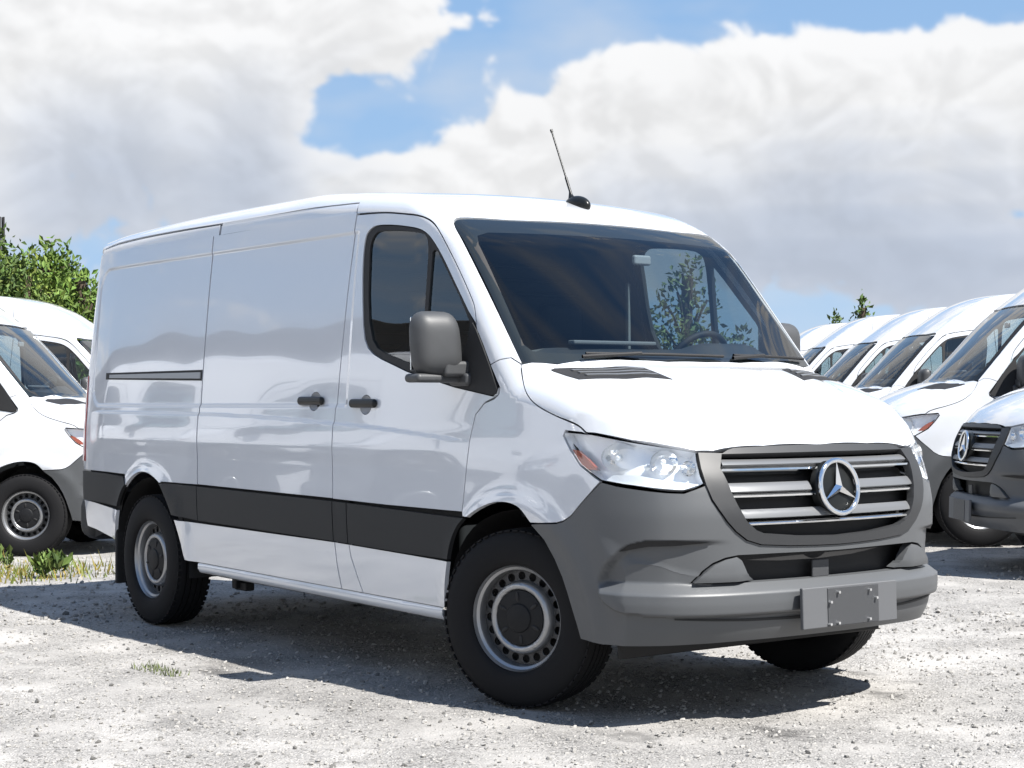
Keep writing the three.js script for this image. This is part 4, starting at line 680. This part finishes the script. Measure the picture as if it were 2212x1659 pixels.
function tree(seed, x, z, h, w, label, tint, group, leaves = 2600, size = .17) {
  const R = rng(seed), t = thing('bushy_tree', label, 'tree', group), y0 = groundY(x, z); t.position.set(x, y0, z);
  const limbs = [tube([[0, -.1, 0], [.04, h * .3, .03], [-.03, h * .6, 0], [0, h * .93, 0]], .05 + w * .02, 10, 7)], spots = [];
  const n = 16 + Math.floor(w * 8);
  for (let i = 0; i < n; i++) { const f = i / (n - 1), a = i * 2.4 + R(), rr = w * (.5 * (1 - f) ** .8 + .06) * (.6 + R() * .6), y = h * (.2 + .74 * f), s = w * (.24 * (1 - f) + .1) * (.8 + R() * .5); spots.push([Math.cos(a) * rr, y, Math.sin(a) * rr, s, s * (1.1 + R() * .5)]); limbs.push(tube([[0, y * .7, 0], [Math.cos(a) * rr * .6, y * .92, Math.sin(a) * rr * .6], [Math.cos(a) * rr, y, Math.sin(a) * rr]], .018, 5, 5)); }
  for (let i = 0; i < 4; i++) spots.push([(R() - .5) * .12 * w, h * (.9 + i * .035), (R() - .5) * .12 * w, w * (.09 - i * .012), h * .035]);
  part('trunk', merge(limbs), M.bark, t); part('crown', leafCloud(R, spots, leaves, size, tint), M.leaf, t); return t;
}
const dirAt = (px) => { const a = YAW + Math.atan((px - 1440) / 4966); return [Math.sin(a), -Math.cos(a)]; };
const spotAt = (px, d) => { const [a, b] = dirAt(px); return [CAM.x + a * d, CAM.z + b * d]; };
const G1 = [.075, .15, .022], G2 = [.055, .11, .02], G3 = [.1, .17, .03];
const left = [[-60, 27, 4.2, 2.6, G2, 'green bushy tree at the left edge beside the mast'], [18, 29, 3.95, 1.8, G1, 'bright green bushy tree just right of the mast, above the leftmost van'], [75, 27, 3.75, 1.9, G3, 'yellowish green bushy tree, third from the left edge'], [128, 28, 4.05, 1.7, G1, 'green tree with a thin tall tip, fourth from the left edge'], [178, 30, 4.1, 1.7, G2, 'dark green tree with twin tips near the middle of the hedge row'], [226, 28, 3.7, 1.6, G1, 'mid green tree leaning towards the rear corner of the foreground van'], [272, 31, 3.45, 1.7, G2, 'dark small tree touching the rear edge of the foreground van']];
left.forEach(([px, d, h, w, c, l], i) => { const [x, z] = spotAt(px, d); tree(100 + i, x, z, h * .94, w, l, c, 'trees behind the vans on the left', 16000, .11); });
{ const [x, z] = spotAt(2352, 40); tree(201, x, z, 3.2, 1.0, 'wispy green treetop showing over the right row of vans, lower of two', [.07, .12, .03], 'treetops over the right row', 1800, .13); }
{ const [x, z] = spotAt(2428, 40); tree(202, x, z, 3.62, 1.1, 'dark green treetop showing over the right row of vans, taller of two', [.05, .1, .02], 'treetops over the right row', 2200, .13); }
{ const [x, z] = spotAt(1935, 24); tree(203, x, z, 3.25, 1.5, 'feathery tree seen through the cab windows of the foreground van', [.09, .13, .05], null, 5000, .1); }
{ const [x, z] = spotAt(2080, 26); tree(204, x, z, 2.3, 1.6, 'low bushy tree seen through the small front quarter window', [.08, .12, .05], null, 3500, .1); }
// low woods that close the lot far behind the vans
{
  const R = rng(71), s = []; for (let i = 0; i < 150; i++) { const a = YAW - 1.0 + i / 150 * 2.0, d = 92 + R() * 14, r = 1.6 + R() * 1.4; s.push([CAM.x + Math.sin(a) * d, .6 + R() * 1.0, CAM.z - Math.cos(a) * d, r * 1.5, r]); }
  const m = struct('far_woods', leafCloud(R, s, 26000, .55, [.05, .085, .025]), M.leaf, 'stuff'); m.userData.label = 'far low woods along the back of the lot';
}
// mast at the left edge
{
  const [x, z] = spotAt(3, 34), t = thing('utility_mast', 'dark slender mast with insulators at the left edge above the trees', 'mast'); t.position.set(x, 0, z);
  const g = []; for (const [a, b] of [[-.09, -.09], [.09, -.09], [-.09, .09], [.09, .09]]) g.push(tube([[a, 0, b], [a * .4, 4.75, b * .4]], .018, 2, 5)); for (let i = 0; i < 12; i++) { const y = .3 + i * .36, s = .09 * (1 - y / 8); g.push(tube([[-s, y, -s], [s, y + .3, -s]], .008, 1, 4), tube([[-s, y, s], [s, y + .3, s]], .008, 1, 4), tube([[s, y, -s], [s, y + .3, s]], .008, 1, 4)); }
  part('lattice', merge(g), M.rubber, t);
  const ins = []; for (const y of [4.0, 4.16, 4.3]) { const c = new THREE.CylinderGeometry(.09, .11, .06, 10); c.translate(0, y, 0); ins.push(c); } part('insulator', merge(ins), M.interior, t);
}
// weeds along the edge of the lot behind the van
{
  const R = rng(55);
  const spots = [[-7.6, .75, .2], [-8.1, .35, .28], [-8.6, 1.0, .22], [-7.3, .2, .2], [-8.9, .2, .3], [-9.3, .75, .26], [-7.9, 1.25, .16]];
  const labels = ['yellow green leafy weed growing beside the rear of the foreground van', 'tall green weed in front of the left van bumper', 'low yellowish weed near the left edge', 'small green weed close behind the rear corner of the foreground van', 'dark green weed under the bumper of the left van', 'leafy weed beside the wheel of the left van', 'tiny flowering weed nearest to the camera on the left'];
  spots.forEach(([x, z, h0], i) => {
    const h = h0 * .68;
    const t = thing('weed', labels[i], 'weed', 'weeds at the left'), y = groundY(x, z); t.position.set(x, y, z);
    const s = []; for (let k = 0; k < 7; k++) { const a = R() * 6.3, r = R() * .2; s.push([Math.cos(a) * r, h * (.3 + R() * .5), Math.sin(a) * r, .07 + R() * .05, h * .35]); }
    part('leaves', leafCloud(R, s, 220, .085, i % 2 ? [.06, .11, .02] : [.16, .17, .035], .7), M.leaf, t);
    const st = []; for (const p of s) st.push(tube([[0, 0, 0], [p[0] * .5, p[1] * .6, p[2] * .5], [p[0], p[1], p[2]]], .004, 3, 4)); part('stem', merge(st), M.bark, t);
  });
  // grass and ground cover round the same spot, and small tufts in the gravel
  const blades = [], n = 1300, p = [], c = [];
  for (let i = 0; i < n; i++) {
    const tuft = i < 130, cx = tuft ? -1.95 + (R() - .5) * .42 : -8.2 + (R() + R() - 1) * 1.9, cz = tuft ? 1.72 + (R() - .5) * .14 : .3 + (R() + R() - 1) * 1.3, y = groundY(cx, cz) - .01, h = tuft ? .012 + R() * .03 : .03 + R() * R() * .14, a = R() * 6.3, w = tuft ? .004 : .008, lx = (R() - .5) * h, lz = (R() - .5) * h;
    p.push(cx - Math.cos(a) * w, y, cz - Math.sin(a) * w, cx + Math.cos(a) * w, y, cz + Math.sin(a) * w, cx + lx, y + h, cz + lz); const t = .7 + R() * .6, q = R(); for (let k = 0; k < 3; k++) c.push(...(tuft ? [.09 * t, .11 * t, .04 * t] : [(.09 + q * .12) * t, .15 * t, .025 * t]));
  }
  const g = new THREE.BufferGeometry(); g.setAttribute('position', new THREE.Float32BufferAttribute(p, 3)); g.setAttribute('color', new THREE.Float32BufferAttribute(c, 3)); g.computeVertexNormals();
  const m = struct('grass', g, M.leaf, 'stuff'); m.userData.label = 'short grass and tufts at the edge of the gravel';
}
renderer.render(scene, camera);
